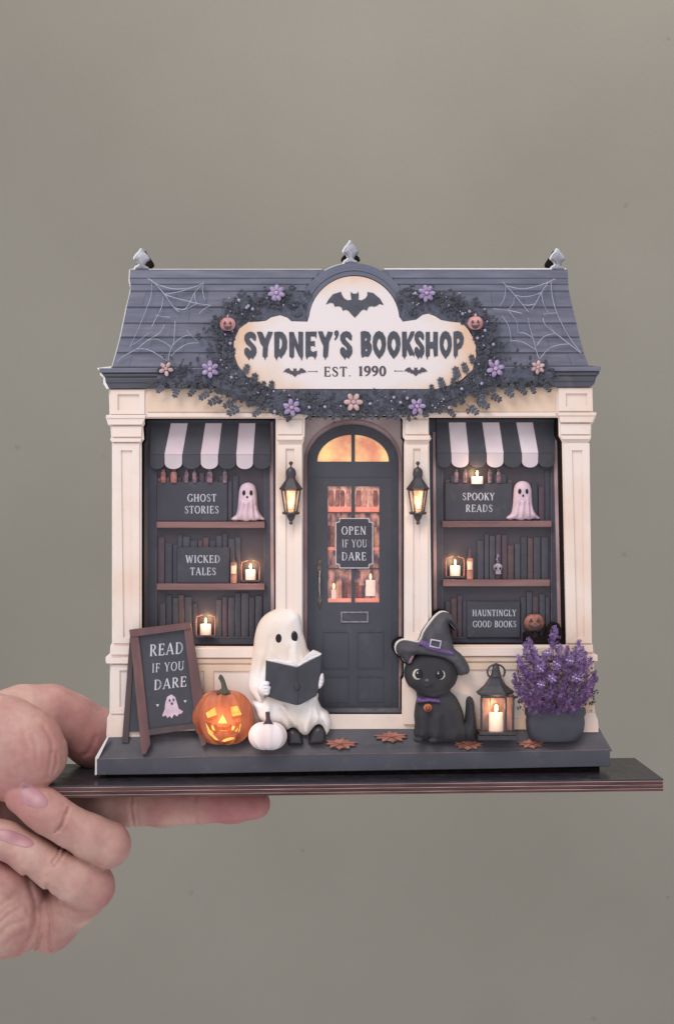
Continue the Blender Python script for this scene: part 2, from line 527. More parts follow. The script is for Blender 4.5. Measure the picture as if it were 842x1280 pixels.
# ------------------------------------------------------------------ serif lettering
TK, TN = 0.078, 0.038
def _arc(cx, cy, rx, ry, a0, a1, n=9):
    p, r = [], []
    for i in range(n + 1):
        a = math.radians(a0 + (a1 - a0) * i / n)
        p.append((cx + rx * math.cos(a), cy + ry * math.sin(a)))
        r.append(TN + (TK - TN) * abs(math.cos(a)))
    return (p, r)
def _l(x0, y0, x1, y1, r): return ([(x0, y0), (x1, y1)], [r, r])
def _sv(x, y, w=0.11): return _l(x - w, y, x + w, y, TN * 0.8)
def _stem(x): return [_l(x, 0, x, 1, TK), _sv(x, 0.03), _sv(x, 0.97)]
GL = {
 'A': (0.78, [_l(0.10, 0, 0.39, 1, TN), _l(0.39, 1, 0.68, 0, TK), _l(0.2, 0.34, 0.58, 0.34, TN), _sv(0.1, 0.03), _sv(0.68, 0.03)]),
 'B': (0.66, _stem(0.17) + [_arc(0.30, 0.75, 0.22, 0.22, 90, -90), _arc(0.30, 0.27, 0.27, 0.25, 90, -90), _l(0.17, 0.97, 0.3, 0.97, TN), _l(0.17, 0.52, 0.3, 0.52, TN), _l(0.17, 0.03, 0.3, 0.03, TN)]),
 'C': (0.72, [_arc(0.42, 0.5, 0.32, 0.48, 42, 318, 14), _l(0.66, 0.98, 0.66, 0.72, TN)]),
 'D': (0.78, _stem(0.17) + [_arc(0.3, 0.5, 0.37, 0.47, 90, -90, 12), _l(0.17, 0.97, 0.3, 0.97, TN), _l(0.17, 0.03, 0.3, 0.03, TN)]),
 'E': (0.64, _stem(0.17) + [_l(0.17, 0.97, 0.54, 0.97, TN), _l(0.17, 0.52, 0.46, 0.52, TN), _l(0.17, 0.03, 0.58, 0.03, TN), _l(0.54, 0.97, 0.54, 0.8, TN), _l(0.46, 0.62, 0.46, 0.42, TN), _l(0.58, 0.03, 0.58, 0.24, TN)]),
 'F': (0.60, _stem(0.17) + [_l(0.17, 0.97, 0.54, 0.97, TN), _l(0.17, 0.50, 0.44, 0.50, TN), _l(0.54, 0.97, 0.54, 0.8, TN), _l(0.44, 0.6, 0.44, 0.4, TN)]),
 'G': (0.78, [_arc(0.42, 0.5, 0.33, 0.48, 42, 300, 14), _l(0.66, 0.06, 0.66, 0.42, TK), _sv(0.66, 0.42), _l(0.66, 0.98, 0.66, 0.74, TN)]),
 'H': (0.80, _stem(0.17) + _stem(0.63) + [_l(0.17, 0.52, 0.63, 0.52, TN)]),
 'I': (0.36, _stem(0.18)),
 'K': (0.74, _stem(0.17) + [_l(0.17, 0.42, 0.58, 0.97, TN), _l(0.32, 0.58, 0.64, 0.03, TK), _sv(0.58, 0.97), _sv(0.64, 0.03)]),
 'L': (0.60, _stem(0.17) + [_l(0.17, 0.03, 0.55, 0.03, TN), _l(0.55, 0.03, 0.55, 0.28, TN)]),
 'N': (0.80, [_l(0.15, 0, 0.15, 1, TN), _l(0.15, 1, 0.65, 0, TK), _l(0.65, 0, 0.65, 1, TN), _sv(0.15, 0.03), _sv(0.65, 0.97), _sv(0.1, 0.97, 0.08)]),
 'O': (0.80, [_arc(0.40, 0.5, 0.32, 0.48, 0, 360, 18)]),
 'P': (0.64, _stem(0.17) + [_arc(0.30, 0.73, 0.24, 0.24, 90, -90), _l(0.17, 0.97, 0.3, 0.97, TN), _l(0.17, 0.49, 0.3, 0.49, TN)]),
 'R': (0.72, _stem(0.17) + [_arc(0.30, 0.74, 0.23, 0.23, 90, -90), _l(0.17, 0.97, 0.3, 0.97, TN), _l(0.17, 0.51, 0.3, 0.51, TN), _l(0.34, 0.5, 0.62, 0.02, TK), _sv(0.65, 0.03, 0.06)]),
 'S': (0.60, [([(0.50, 0.78), (0.45, 0.92), (0.30, 0.97), (0.15, 0.90), (0.12, 0.74), (0.22, 0.60), (0.40, 0.46), (0.50, 0.30), (0.46, 0.10), (0.30, 0.02), (0.14, 0.08), (0.09, 0.24)],
                [TN, TN, TN, TN * 1.4, TK * 0.9, TK, TK, TK * 0.9, TN * 1.4, TN, TN, TN])]),
 'T': (0.68, [_l(0.34, 0, 0.34, 1, TK), _sv(0.34, 0.03), _l(0.06, 0.97, 0.62, 0.97, TN), _l(0.06, 0.97, 0.06, 0.8, TN), _l(0.62, 0.97, 0.62, 0.8, TN)]),
 'U': (0.78, [_l(0.16, 0.28, 0.16, 1, TK), _l(0.62, 0.28, 0.62, 1, TN), _arc(0.39, 0.28, 0.23, 0.26, 180, 360, 10), _sv(0.16, 0.97), _sv(0.62, 0.97)]),
 'W': (1.05, [_l(0.10, 1, 0.32, 0, TK), _l(0.32, 0, 0.52, 0.95, TN), _l(0.52, 0.95, 0.74, 0, TK), _l(0.74, 0, 0.95, 1, TN), _sv(0.1, 0.97), _sv(0.95, 0.97)]),
 'Y': (0.74, [_l(0.10, 1, 0.37, 0.48, TK), _l(0.64, 1, 0.37, 0.48, TN), _l(0.37, 0, 0.37, 0.5, TK), _sv(0.37, 0.03), _sv(0.1, 0.97), _sv(0.64, 0.97)]),
 '1': (0.46, [_l(0.24, 0, 0.24, 1, TK), _sv(0.24, 0.03, 0.15), _l(0.24, 0.97, 0.08, 0.84, TN)]),
 '9': (0.62, [_arc(0.30, 0.70, 0.21, 0.27, 0, 360, 14), ([(0.51, 0.70), (0.49, 0.4), (0.38, 0.15), (0.15, 0.02)], [TK, TK, TN * 1.3, TN])]),
 '0': (0.62, [_arc(0.31, 0.5, 0.22, 0.48, 0, 360, 16)]),
 '.': (0.28, [_l(0.14, 0.03, 0.14, 0.1, TK)]),
 ' ': (0.34, []),
}
def text(mb, s, x0, x1, yb, cap, y, d=0.12, weight=1.0, slope=0.0, gap=0.08, lean=0.0):
    """serif capitals between x0 and x1, baseline yb (px), inlay standing d mm proud of y"""
    tot = sum(GL[c][0] + gap for c in s) - gap
    k = (x1 - x0) / tot
    u = 0
    for c in s:
        adv, st = GL[c]
        for pts, r in st:
            pp = [(x0 + (u + a) * k + lean * b * cap, yb - b * cap + slope * (u + a) * k) for a, b in pts]
            rr = [q * (k + cap) * 0.5 * weight for q in r]
            mb.stroke(pp, rr, y - d, y, 0, cap=6 if len(pp) > 2 else 0)
        u += adv + gap

# ================================================================== background wall
def wall_plane():
    me = bpy.data.meshes.new('wall')
    y = 1.0
    me.from_pydata([(-4, y, -3), (4, y, -3), (4, y, 3), (-4, y, 3)], [], [(0, 1, 2, 3)])
    m = bpy.data.materials.new('painted_wall')
    m.use_nodes = True
    nt = m.node_tree
    b = nt.nodes['Principled BSDF']
    b.inputs['Roughness'].default_value = 0.75
    g = nt.nodes.new('ShaderNodeNewGeometry')
    n = nt.nodes.new('ShaderNodeTexNoise'); n.inputs['Scale'].default_value = 3.0; n.inputs['Detail'].default_value = 6
    v = nt.nodes.new('ShaderNodeTexVoronoi'); v.inputs['Scale'].default_value = 22; v.inputs['Randomness'].default_value = 1
    nt.links.new(g.outputs['Position'], n.inputs['Vector']); nt.links.new(g.outputs['Position'], v.inputs['Vector'])
    r = nt.nodes.new('ShaderNodeValToRGB')
    r.color_ramp.elements[0].color = srgb(131, 125, 114); r.color_ramp.elements[1].color = srgb(138, 132, 121)
    r.color_ramp.elements[0].position = 0.35; r.color_ramp.elements[1].position = 0.65
    nt.links.new(n.outputs['Fac'], r.inputs[0])
    # small paint nibs and specks, only a few of the cells get one
    w = nt.nodes.new('ShaderNodeMath'); w.operation = 'LESS_THAN'; w.inputs[1].default_value = 0.07
    nt.links.new(v.outputs['Distance'], w.inputs[0])
    sp = nt.nodes.new('ShaderNodeSeparateColor'); nt.links.new(v.outputs['Color'], sp.inputs[0])
    w2 = nt.nodes.new('ShaderNodeMath'); w2.operation = 'GREATER_THAN'; w2.inputs[1].default_value = 0.72
    nt.links.new(sp.outputs[0], w2.inputs[0])
    mu = nt.nodes.new('ShaderNodeMath'); mu.operation = 'MULTIPLY'
    nt.links.new(w.outputs[0], mu.inputs[0]); nt.links.new(w2.outputs[0], mu.inputs[1])
    mu2 = nt.nodes.new('ShaderNodeMath'); mu2.operation = 'MULTIPLY'; mu2.inputs[1].default_value = 0.22
    nt.links.new(mu.outputs[0], mu2.inputs[0])
    mx = nt.nodes.new('ShaderNodeMix'); mx.data_type = 'RGBA'
    nt.links.new(mu2.outputs[0], mx.inputs[0]); nt.links.new(r.outputs[0], mx.inputs[6])
    mx.inputs[7].default_value = srgb(96, 90, 80)
    nt.links.new(mx.outputs[2], b.inputs['Base Color'])
    n3 = nt.nodes.new('ShaderNodeTexNoise'); n3.inputs['Scale'].default_value = 160
    nt.links.new(g.outputs['Position'], n3.inputs['Vector'])
    bp = nt.nodes.new('ShaderNodeBump'); bp.inputs['Strength'].default_value = 0.12; bp.inputs['Distance'].default_value = 0.002
    nt.links.new(n3.outputs['Fac'], bp.inputs['Height']); nt.links.new(bp.outputs[0], b.inputs['Normal'])
    me.materials.append(m)
    o = bpy.data.objects.new('wall', me)
    COL.objects.link(o)
    o['kind'] = 'structure'
wall_plane()

# ================================================================== the display board (three plies)
BTOP = W(829, 974, -16).z
BX0, BX1 = W(56, 980, -16).x, W(829, 974, -16).x
def wbox(name, x0, x1, y0, y1, z0, z1, m, parent, bev=0):
    v = [Vector((x, y, z)) for z in (z0, z1) for y in (y0, y1) for x in (x0, x1)]
    f = [(0, 1, 3, 2), (4, 6, 7, 5), (0, 4, 5, 1), (2, 3, 7, 6), (0, 2, 6, 4), (1, 5, 7, 3)]
    o = finish(name, v, f, m, parent)
    if bev: bevel(o, bev, 2)
    return o
board = thing('display_board', ((BX0 + BX1) / 2, 0.005, BTOP - 0.0044), 'long black layered shelf board held in the hand under the model bookshop', 'board')
yy0, yy1 = -0.016, 0.026
wbox('top_sheet', BX0, BX1, yy0, yy1, BTOP - 0.0006, BTOP, board_top, board, 0.12)
zz = BTOP - 0.0006
for i, (t, inset, mm) in enumerate([(0.0003, 0.0, ply_light), (0.0009, 0.0002, ply), (0.0002, 0.0003, black_cut), (0.00028, 0.0, ply_light), (0.0009, 0.0002, ply), (0.0002, 0.0003, black_cut), (0.00025, 0.0, ply_light), (0.0008, 0.0001, ply)]):
    wbox('wood_ply' if mm is ply else 'pale_edge_line' if mm is ply_light else 'glue_line', BX0 + inset, BX1 - inset, yy0 + inset, yy1 - inset, zz - t, zz, mm, board)
    zz -= t
BBOT = zz

# ================================================================== the bookshop
shop = thing('model_bookshop', (W(440, 968, 0).x, 0.003, BTOP), 'cream and black Halloween bookshop model of cut layers with slate roof and arched door', 'model shop')

L = lambda *a: list(a)
left_edge = [(137, 486), (138, 519), (133, 521), (134, 524), (136, 531), (139, 533), (140, 547), (138.5, 550), (141, 553), (141, 804), (139, 808),
             (138.5, 817), (133, 822), (133, 828), (138.5, 829), (138, 892), (135, 898), (134, 919), (134, 925)]
right_edge = [(748, 925), (748, 912), (747, 900), (744, 893), (742, 880), (742, 829), (746, 826), (746, 820), (741, 815), (740, 806), (738, 796), (736.5, 640), (735, 553),
              (738, 549), (739, 530), (742, 527), (744.5, 520), (741, 516), (740, 486)]
hole_l = [(180.5, 523), (344.5, 523), (344.5, 808), (177, 808), (177, 553), (180, 549), (179, 533), (181, 530)]
hole_d = [(386, 519.5), (498, 519.5), (503, 524), (503, 546), (505.5, 550), (504.5, 556), (504.5, 846), (502, 850), (502, 893), (384, 893), (381, 850), (378, 846), (378, 556), (380, 550), (380.5, 546), (381, 523)]
hole_r = [(535.5, 522), (697.5, 522), (698, 545), (702, 552), (707, 806), (539.5, 806), (536, 552), (539, 548), (536, 544)]
body = [(137, 470)] + left_edge + right_edge + [(740, 470)]
# charred middle layers, then the printed face
solo('middle_layer', [grow(body, -0.6), hole_l, hole_d, hole_r], 0.25, 8.8, [black_cut], shop, yref=0)
solo('facade_face', [body, hole_l, hole_d, hole_r], 0.0, 0.25, [cream, white_cut], shop, side=1)
# white rim left by the print shifting right of the cut
rimL = [(x - 1.1, y - 0.3) for x, y in left_edge]
solo('cut_rim', [rimL + [(x + 3, y) for x, y in reversed(left_edge)]], 0.12, 0.9, [white_cut], shop, yref=0)

# pilasters
def moulding(mb, x0, y0, x1, y1, w=1.0, d=0.5, y=-0.3):
    for a in ((x0, y0, x1, y0 + w), (x0, y0 + w, x0 + w, y1), (x1 - w, y0 + w, x1, y1), (x0 + w, y1 - w, x1 - w, y1)):
        mb.box(a[0], a[1], a[2], a[3], y - d, y)

def recess_panel(par, x0, y0, x1, y1, y, name='recessed_panel', m=None):
    """frame of thin lips round a slightly sunken field"""
    b = MB(y)
    for q in (((x0, y0), (x1, y0), (x1 - 1, y0 + 1), (x0 + 1, y0 + 1)), ((x0, y0), (x0 + 1, y0 + 1), (x0 + 1, y1 - 1), (x0, y1)),
              ((x1, y0), (x1, y1), (x1 - 1, y1 - 1), (x1 - 1, y0 + 1)), ((x0, y1), (x0 + 1, y1 - 1), (x1 - 1, y1 - 1), (x1, y1))):
        b.plate(list(q), y - 0.35, y)
    b.build(name, m or cream_lo, par)

def ppart(name, loops, y0, y1, mats, parent, bev=0.12, yref=0, **k):
    o = solo(name, loops, y0, y1, mats, parent, yref=yref, **k)
    if bev: bevel(o, bev, 2)
    return o

for side in (0, 1):
    if side == 0:
        xs = (141.5, 174.5); cap = ((137.5, 487), (182, 487)); cl, cr = 133.5, 182.5
        k = 0
    else:
        xs = (704, 736); cl, cr = 698, 745; k = 1
    # stacked frames around a sunken field: four strips, so the field is truly lower
    dx = 0 if side == 0 else 0
    a, b_ = xs
    pil = ppart('pilaster', [[(a, 554), (b_, 554), (b_ + (3 if side else 0), 804), (a + (3 if side else 0) * 1, 804)],
                             [(a + 10, 563), (a + 13 + (3 if side else 0), 797), (b_ - 9 + (3 if side else 0), 797), (b_ - 9, 563)]], -0.75, -0.0, cream, shop)
    # block above the capital
    if side == 0:
        ppart('capital_block', [[(138, 487), (181, 487), (181, 518), (138.5, 518)], [(147.5, 493), (147.5, 513), (174, 513), (174, 493)]], -0.8, 0, cream, pil)
        ppart('capital_moulding', [(133.5, 520), (183, 520), (181, 525), (178.5, 531), (136.5, 531), (135, 526)], -1.7, 0, cream, pil, 0.25)
        ppart('capital_lip', [(133.3, 519), (183, 519), (182, 523.2), (134.5, 523.2)], -2.1, -0.2, cream, pil, 0.2)
        ppart('capital_neck', [(139.5, 533), (177.5, 533), (177, 546), (140.5, 546)], -0.9, 0, cream, pil)
        ppart('capital_ring', [(138.7, 548), (178, 548), (176.5, 552.5), (140, 552.5)], -1.5, 0, cream, pil, 0.25)
        ppart('pilaster_base_band', [(139, 808), (176, 808), (176, 818), (138.5, 818)], -0.9, 0, cream, pil)
        ppart('pilaster_sill_moulding', [(133.3, 823), (177, 821), (177, 829), (133.3, 829)], -1.7, 0, cream, pil, 0.3)
        ppart('lower_pilaster', [[(139, 831), (176, 831), (176, 892), (138.6, 892)], [(150, 838), (150, 884), (168, 884), (168, 838)]], -0.7, 0, cream, pil)
        ppart('pilaster_foot', [(138, 894), (176, 894), (178, 899), (178, 922), (134.5, 922), (135, 899)], -1.2, 0, cream, pil)
    else:
        ppart('capital_block', [[(697, 485), (739.5, 485), (740, 514), (697, 514)], [(706.5, 492), (706.5, 508), (733, 508), (733, 492)]], -0.8, 0, cream, pil)
        ppart('capital_moulding', [(696, 517), (744, 517), (742, 521), (739, 528), (699, 528), (698, 522)], -1.7, 0, cream, pil, 0.25)
        ppart('capital_lip', [(695.5, 516), (744, 516), (743, 520), (696.5, 520)], -2.1, -0.2, cream, pil, 0.2)
        ppart('capital_neck', [(700, 530), (737.5, 530), (737, 543), (700, 543)], -0.9, 0, cream, pil)
        ppart('capital_ring', [(699, 544.5), (738, 544.5), (736.5, 549), (700.5, 549)], -1.5, 0, cream, pil, 0.25)
        ppart('pilaster_base_band', [(707, 806), (740, 806), (740.5, 815), (707, 815)], -0.9, 0, cream, pil)
        ppart('pilaster_sill_moulding', [(706, 818), (745.5, 818), (745.5, 826), (706, 826)], -1.7, 0, cream, pil, 0.3)
        ppart('lower_pilaster', [[(706, 829), (741, 829), (741, 888), (706, 888)], [(714, 836), (714, 880), (733, 880), (733, 836)]], -0.7, 0, cream_warm, pil)
        ppart('pilaster_foot', [(706, 891), (742, 891), (746, 899), (747, 915), (706, 915)], -1.2, 0, cream, pil)

for cx, x0, x1 in ((362, 346, 377.5), (520, 505, 535)):
    pil = ppart('pilaster', [[(x0 + 0.5, 556), (x1 - 0.5, 556), (x1 - 0.5, 880), (x0 + 0.5, 880)],
                             [(x0 + 11, 561), (x0 + 11, 790), (x1 - 10, 790), (x1 - 10, 561)]], -0.75, 0, cream, shop)
    ppart('capital_block', [[(x0 + 1, 525), (x1, 525), (x1, 543), (x0 + 1, 543)]], -0.6, 0, cream, pil)
    ppart('capital_ring', [(x0 - 1.3, 544.5), (x1 + 2.5, 544.5), (x1 + 1, 550), (x0, 550)], -1.6, 0, cream, pil, 0.3)
    ppart('pilaster_foot', [(x0, 858), (x1, 858), (x1 + 0.6, 866), (x1 + 0.6, 905), (x0 - 1, 905), (x0 - 1, 866)], -1.3, 0, cream, pil)

# frieze between the roof and the openings
fr = ppart('frieze', [(184, 480), (694, 480), (694, 515), (184, 515)], -0.4, 0, cream_warm, shop)
ppart('frieze_moulding', [(184, 516.5), (378, 516.5), (378, 521.5), (184, 521.5)], -1.0, 0, cream, fr, 0.2)
ppart('frieze_moulding', [(508, 515.5), (694, 515.5), (694, 520.5), (508, 520.5)], -1.0, 0, cream, fr, 0.2)
# sills and the wainscot under the windows
for x0, x1, yt in ((178, 344, 810), (540, 705, 808)):
    s_ = ppart('window_sill', [(x0, yt), (x1, yt), (x1, yt + 12), (x0, yt + 12)], -1.6, 0, cream, shop, 0.3)
    ppart('sill_moulding', [(x0, yt + 13), (x1, yt + 13), (x1, yt + 19), (x0, yt + 19)], -0.9, 0, cream_warm, s_, 0.3)
    xm = (x0 + x1) / 2
    wv = solo('wainscot_panel', [[(x0, yt + 21), (x1, yt + 21), (x1, 912), (x0, 912)],
                            [(x0 + 12, yt + 29), (x0 + 12, 898), (xm - 6, 898), (xm - 6, yt + 29)], [(xm + 6, yt + 29), (xm + 6, 898), (x1 - 12, 898), (x1 - 12, yt + 29)]],
              -0.6, 0, [cream_warm], shop, yref=0)
    bevel(wv, 0.15, 2)

# ------------------------------------------------------------------ roof
roof_edge_l = [(163, 337), (162.3, 351), (164.3, 360), (162, 372), (159, 383), (155, 403), (151, 422), (146, 441), (140.5, 460)]
roof_edge_r = [(708.5, 337), (709.5, 361), (713.5, 381), (718, 398), (722.5, 419), (728, 440), (735, 458)]
roof_out = [(163, 337)] + [(403, 337)] + [(441 + 71 * math.sin(math.radians(a)), 400 - 71 * math.cos(math.radians(a))) for a in range(-30, 31, 6)] + [(479, 337)] + roof_edge_r + \
    [(735, 480), (140, 482)] + list(reversed(roof_edge_l[1:]))
roof = solo('roof', [roof_out], -0.6, 0.9, [slate_roof, black_cut], shop, yref=0, side=1)
solo('cut_rim', [[(x - 1.5, y) for x, y in roof_edge_l] + [(x + 3, y) for x, y in reversed(roof_edge_l)]], -0.3, 0.8, [white_cut], roof, yref=0)
b = MB(0)
b.box(163, 336.0, 402, 339, -0.3, 0.8)
b.box(480, 335.2, 707, 338, -0.3, 0.8)
arc_o = [(441 + 72.2 * math.sin(math.radians(a)), 400 - 72.0 * math.cos(math.radians(a))) for a in range(-31, 4, 3)]
b.plate(arc_o + [(x + 0.6, y + 3) for x, y in reversed(arc_o)], -0.3, 0.8)
b.build('top_cut_rim', white_cut, roof)
rows = [(340, 348), (348, 355.5), (355.5, 364), (364, 384), (384, 404), (404, 421.5), (421.5, 441), (441, 459)]
def edge_x(tab, y):
    for (xa, ya), (xb, yb) in zip(tab, tab[1:]):
        if ya <= y <= yb:
            return xa + (xb - xa) * (y - ya) / (yb - ya)
    return tab[-1][0]
for i, (ya, yb) in enumerate(rows):
    la, lb = edge_x(roof_edge_l, ya), edge_x(roof_edge_l, yb)
    ra, rb = edge_x(roof_edge_r, ya), edge_x(roof_edge_r, yb)
    if i < 3:
        cuts = [0, 1]
    else:
        nseg = 14
        cuts = [(k + (0.5 if i % 2 else 0)) / nseg for k in range(nseg + 1)]
        cuts = [0] + [c for c in cuts if 0 < c < 1] + [1]
    for c0, c1 in zip(cuts, cuts[1:]):
        xa0, xa1 = la + (ra - la) * c0, la + (ra - la) * c1
        xb0, xb1 = lb + (rb - lb) * c0, lb + (rb - lb) * c1
        # skip tiles wholly behind the name board
        xm, ym = (xa0 + xa1) / 2, (ya + yb) / 2
        if i >= 3 and (330 < xa0 and xa1 < 552 and ya >= 404 or 400 < xa0 and xa1 < 482): continue
        if i < 3:
            segs = [(xa0, 398 - i * 7, xb0, 395 - i * 7), (484 + i * 7, xa1, 487 + i * 7, xb1)]
        else:
            segs = [(xa0, xa1, xb0, xb1)]
        for s0, s1, s2, s3 in segs:
            g = 0.12 if i >= 3 else 0
            mb = MB(0)
            j = random.uniform(-0.06, 0.06)
            mb.plate([(s0 + g, ya - 1.5), (s1 - g, ya - 1.5), (s3 - g, yb - 0.4), (s2 + g, yb - 0.4)], 0, -0.6,
                     yfun=lambda x, y, A=ya, B=yb, j=j, i=i: (-0.75 - (0.55 if i >= 3 else 0.35) * (y - A) / (B - A) + j))
            o = mb.build('shingle' if i >= 3 else 'ridge_board', random.choice([slate_roof, slate_roof, slate_roof2]), roof)
# arch surround and cornice
ring_o = [(441 + 70.5 * math.sin(math.radians(a)), 400.2 - 70.5 * math.cos(math.radians(a))) for a in range(-92, 93, 4)]
ring_i = [(442.5 + 56.5 * math.sin(math.radians(a)), 401.5 - 56.5 * math.cos(math.radians(a))) for a in range(-92, 93, 4)]
o = solo('arch_surround', [ring_o + list(reversed(ring_i))], -2.0, -0.5, [arch_m], shop, yref=0); bevel(o, 0.35, 2)
ring_o2 = [(441 + 63 * math.sin(math.radians(a)), 400.2 - 63 * math.cos(math.radians(a))) for a in range(-90, 91, 4)]
o = solo('arch_bead', [ring_o2 + [(441.6 + 61 * math.sin(math.radians(a)), 400.2 - 61 * math.cos(math.radians(a))) for a in range(90, -91, -4)]], -2.35, -1.9, [slate_roof2], shop, yref=0); bevel(o, 0.1)
corn = [(123.5, 461.5), (140, 459), (735, 457), (749.5, 458.5), (747.5, 467), (743.5, 472.5), (741.5, 480), (737, 484), (136, 486), (132, 479.5), (131, 471.5), (127.5, 468.5), (127, 463.5)]
o = solo('cornice', [corn], -1.6, 0.9, [slate, black_cut], shop, yref=0, side=1); bevel(o, 0.2)
for ya, yb, d, xa, xb in ((461, 466.5, -2.7, 125, 749), (468, 471.5, -2.2, 129.5, 745), (473, 479, -1.9, 132.5, 742)):
    o = solo('cornice_moulding', [[(xa, ya), (xb, ya - 2), (xb - 1, yb - 2), (xa + 1, yb)]], d, -1.5, [slate_roof if ya < 465 else slate], shop, yref=0); bevel(o, 0.25, 2)
solo('cut_rim', [[(122, 460.5), (140, 458.2), (140, 461.5), (127, 463.8), (128.5, 468), (132, 471), (132.8, 478), (137, 486), (134, 486.5), (130, 480), (130, 472.5), (126, 469.5), (125.5, 464.5)]], -1.75, 0.5, [white_cut], shop, yref=0)

# finials: printed face, charred silhouette of the back layer beside it
def finial(cx, ytop, ybot, w):
    h = ybot - ytop
    pr = [(0, 0.05), (0.12, 0.14), (0.28, 0.36), (0.44, 0.5), (0.52, 0.5), (0.62, 0.30), (0.74, 0.18), (0.80, 0.22), (0.88, 0.42), (1.0, 0.5)]
    out = [(cx + w * r, ytop + h * t) for t, r in pr] + [(cx - w * r, ytop + h * t) for t, r in reversed(pr)]
    o = puff('finial', out, -0.2, 1.4, w * 0.45, [finial_m], shop, res=1.0, yback=0.8, yref=0)
    solo('cut_rim', [[(x - 1.4, y - 1) for x, y in out[len(pr):]] + [(x + 1.5, y) for x, y in reversed(out[len(pr):])]], -0.15, 0.75, [white_cut], o, yref=0)
finial(177.5, 311, 337, 19)
finial(438.5, 301, 330, 19)
finial(697, 311, 337, 18)
# back silhouette layer with its own finial stubs
def backfin(cx, ytop, ybot, w):
    h = ybot - ytop
    pr = [(0, 0.02), (0.2, 0.2), (0.5, 0.55), (0.62, 0.6), (0.75, 0.38), (1.0, 0.5)]
    return [(cx + w * r, ytop + h * t) for t, r in reversed(pr)], [(cx - w * r, ytop + h * t) for t, r in pr]
fl = backfin(181.5, 313, 342, 18); fm_ = backfin(438, 309, 334, 20); frr = backfin(691.5, 313, 342, 17)
bk = [(170, 342)] + list(reversed([p for p in reversed(fl[0] + fl[1])]))
def fin_pts(f): # left side up, then right side down
    return list(reversed(f[1])) + list(reversed(f[0]))
bk = [(168, 345)] + fin_pts(fl) + [(200, 345), (404, 345)] + fin_pts(fm_) + [(476, 345), (680, 345)] + fin_pts(frr) + [(704, 345), (728, 470), (738, 485), (733, 560), (738, 922), (144, 922), (146, 560), (138, 486), (134, 470), (145, 466)]
solo('back_layer', [bk], 9.6, 11.6, [black_cut], shop, yref=9)

# ------------------------------------------------------------------ base slab and porch
def slope(x, y):
    t = (y - 910) / 34.0
    return max(-4.2, min(0.2, 0.2 - 4.4 * t))
slab_top = [(134.5, 919), (230, 914), (385, 911), (505, 909), (748, 909.5), (762, 937), (620, 940.5), (380, 943), (240, 946), (122, 949)]
mb = MB(0)
n = len(slab_top)
mb.plate([slab_top], 0, 3, yfun=lambda x, y: slope(x, y) if y < 930 else -4.2)
o = mb.build('porch_floor', ground_m, shop)
mb = MB(-4)
mb.plate([(122, 949), (240, 946), (380, 943), (620, 940.5), (762, 937), (762, 958), (620, 961), (380, 965), (240, 967.5), (120, 969)], -4.25, 3.0)
o = mb.build('base_slab', slab_m, shop); bevel(o, 0.2, 2)
solo('cut_rim', [[(134, 921), (136, 921), (123.6, 947.5), (121.2, 949.5), (121.2, 968.5), (118.8, 969), (119.2, 947)]], -4.4, -3.2, [white_cut], shop, yref=-4)
b = MB(-4); b.plate([(124, 948.2), (240, 945.4), (380, 942.4), (620, 939.9), (761, 936.5), (761, 937.8), (620, 941), (380, 943.6), (240, 946.7), (124, 949.4)], -4.33, -4.0)
b.build('slab_edge_line', mat('slab_edge_highlight', srgb(128, 108, 108), srgb(98, 86, 92), scale=120), shop)  # painted highlight along the front edge of the slab
# set-back foot carrying the slab, made black to stand in for the shadow gap
fz = W(440, 962, -4).z
wbox('slab_foot', W(132, 960, 0).x, W(748, 960, 0).x, -0.0015, 0.011, BTOP, fz + 0.0012, black_cut, shop)
# threshold and doorstep
solo('door_threshold', [[(381, 887), (502, 887), (502, 890.5), (381, 890.5)]], 4.5, 9.0, [mat('threshold_metal', srgb(120, 116, 122), srgb(98, 96, 104), scale=300)], shop, yref=4.5)
mb = MB(0)
mb.plate([(384, 890), (503, 890), (521, 913), (384, 913)], 0, 9.2, yfun=lambda x, y: 4.8 if y < 900 else -0.2)
mb.build('doorstep', mat('doorstep_print', srgb(78, 80, 84), srgb(62, 64, 72), scale=90, rough=0.5, stretch=(0.6, 1, 2)), shop)

# ------------------------------------------------------------------ name board
nb = [(340, 486), (325, 479), (308, 470), (297, 456), (292, 440), (292.5, 425), (299, 411), (310, 402.5), (322, 402), (332, 401), (339, 396.5), (350, 394), (359, 397), (364, 401.5), (384, 402)]
nb += [(442.5 + 56.5 * math.sin(math.radians(a)), 401.5 - 56.5 * math.cos(math.radians(a))) for a in range(-84, 85, 6)]
nb += [(503, 402), (520, 399.5), (528, 393.5), (535, 392), (543, 395), (551, 400), (562, 402), (577, 403.5), (585, 412), (590, 421), (594, 428), (594.5, 446), (590, 462), (577, 474), (560, 482), (545, 486)]
signm = bpy.data.materials.new('name_board_print')
signm.use_nodes = True
nt = signm.node_tree; bb = nt.nodes['Principled BSDF']; bb.inputs['Roughness'].default_value = 0.55
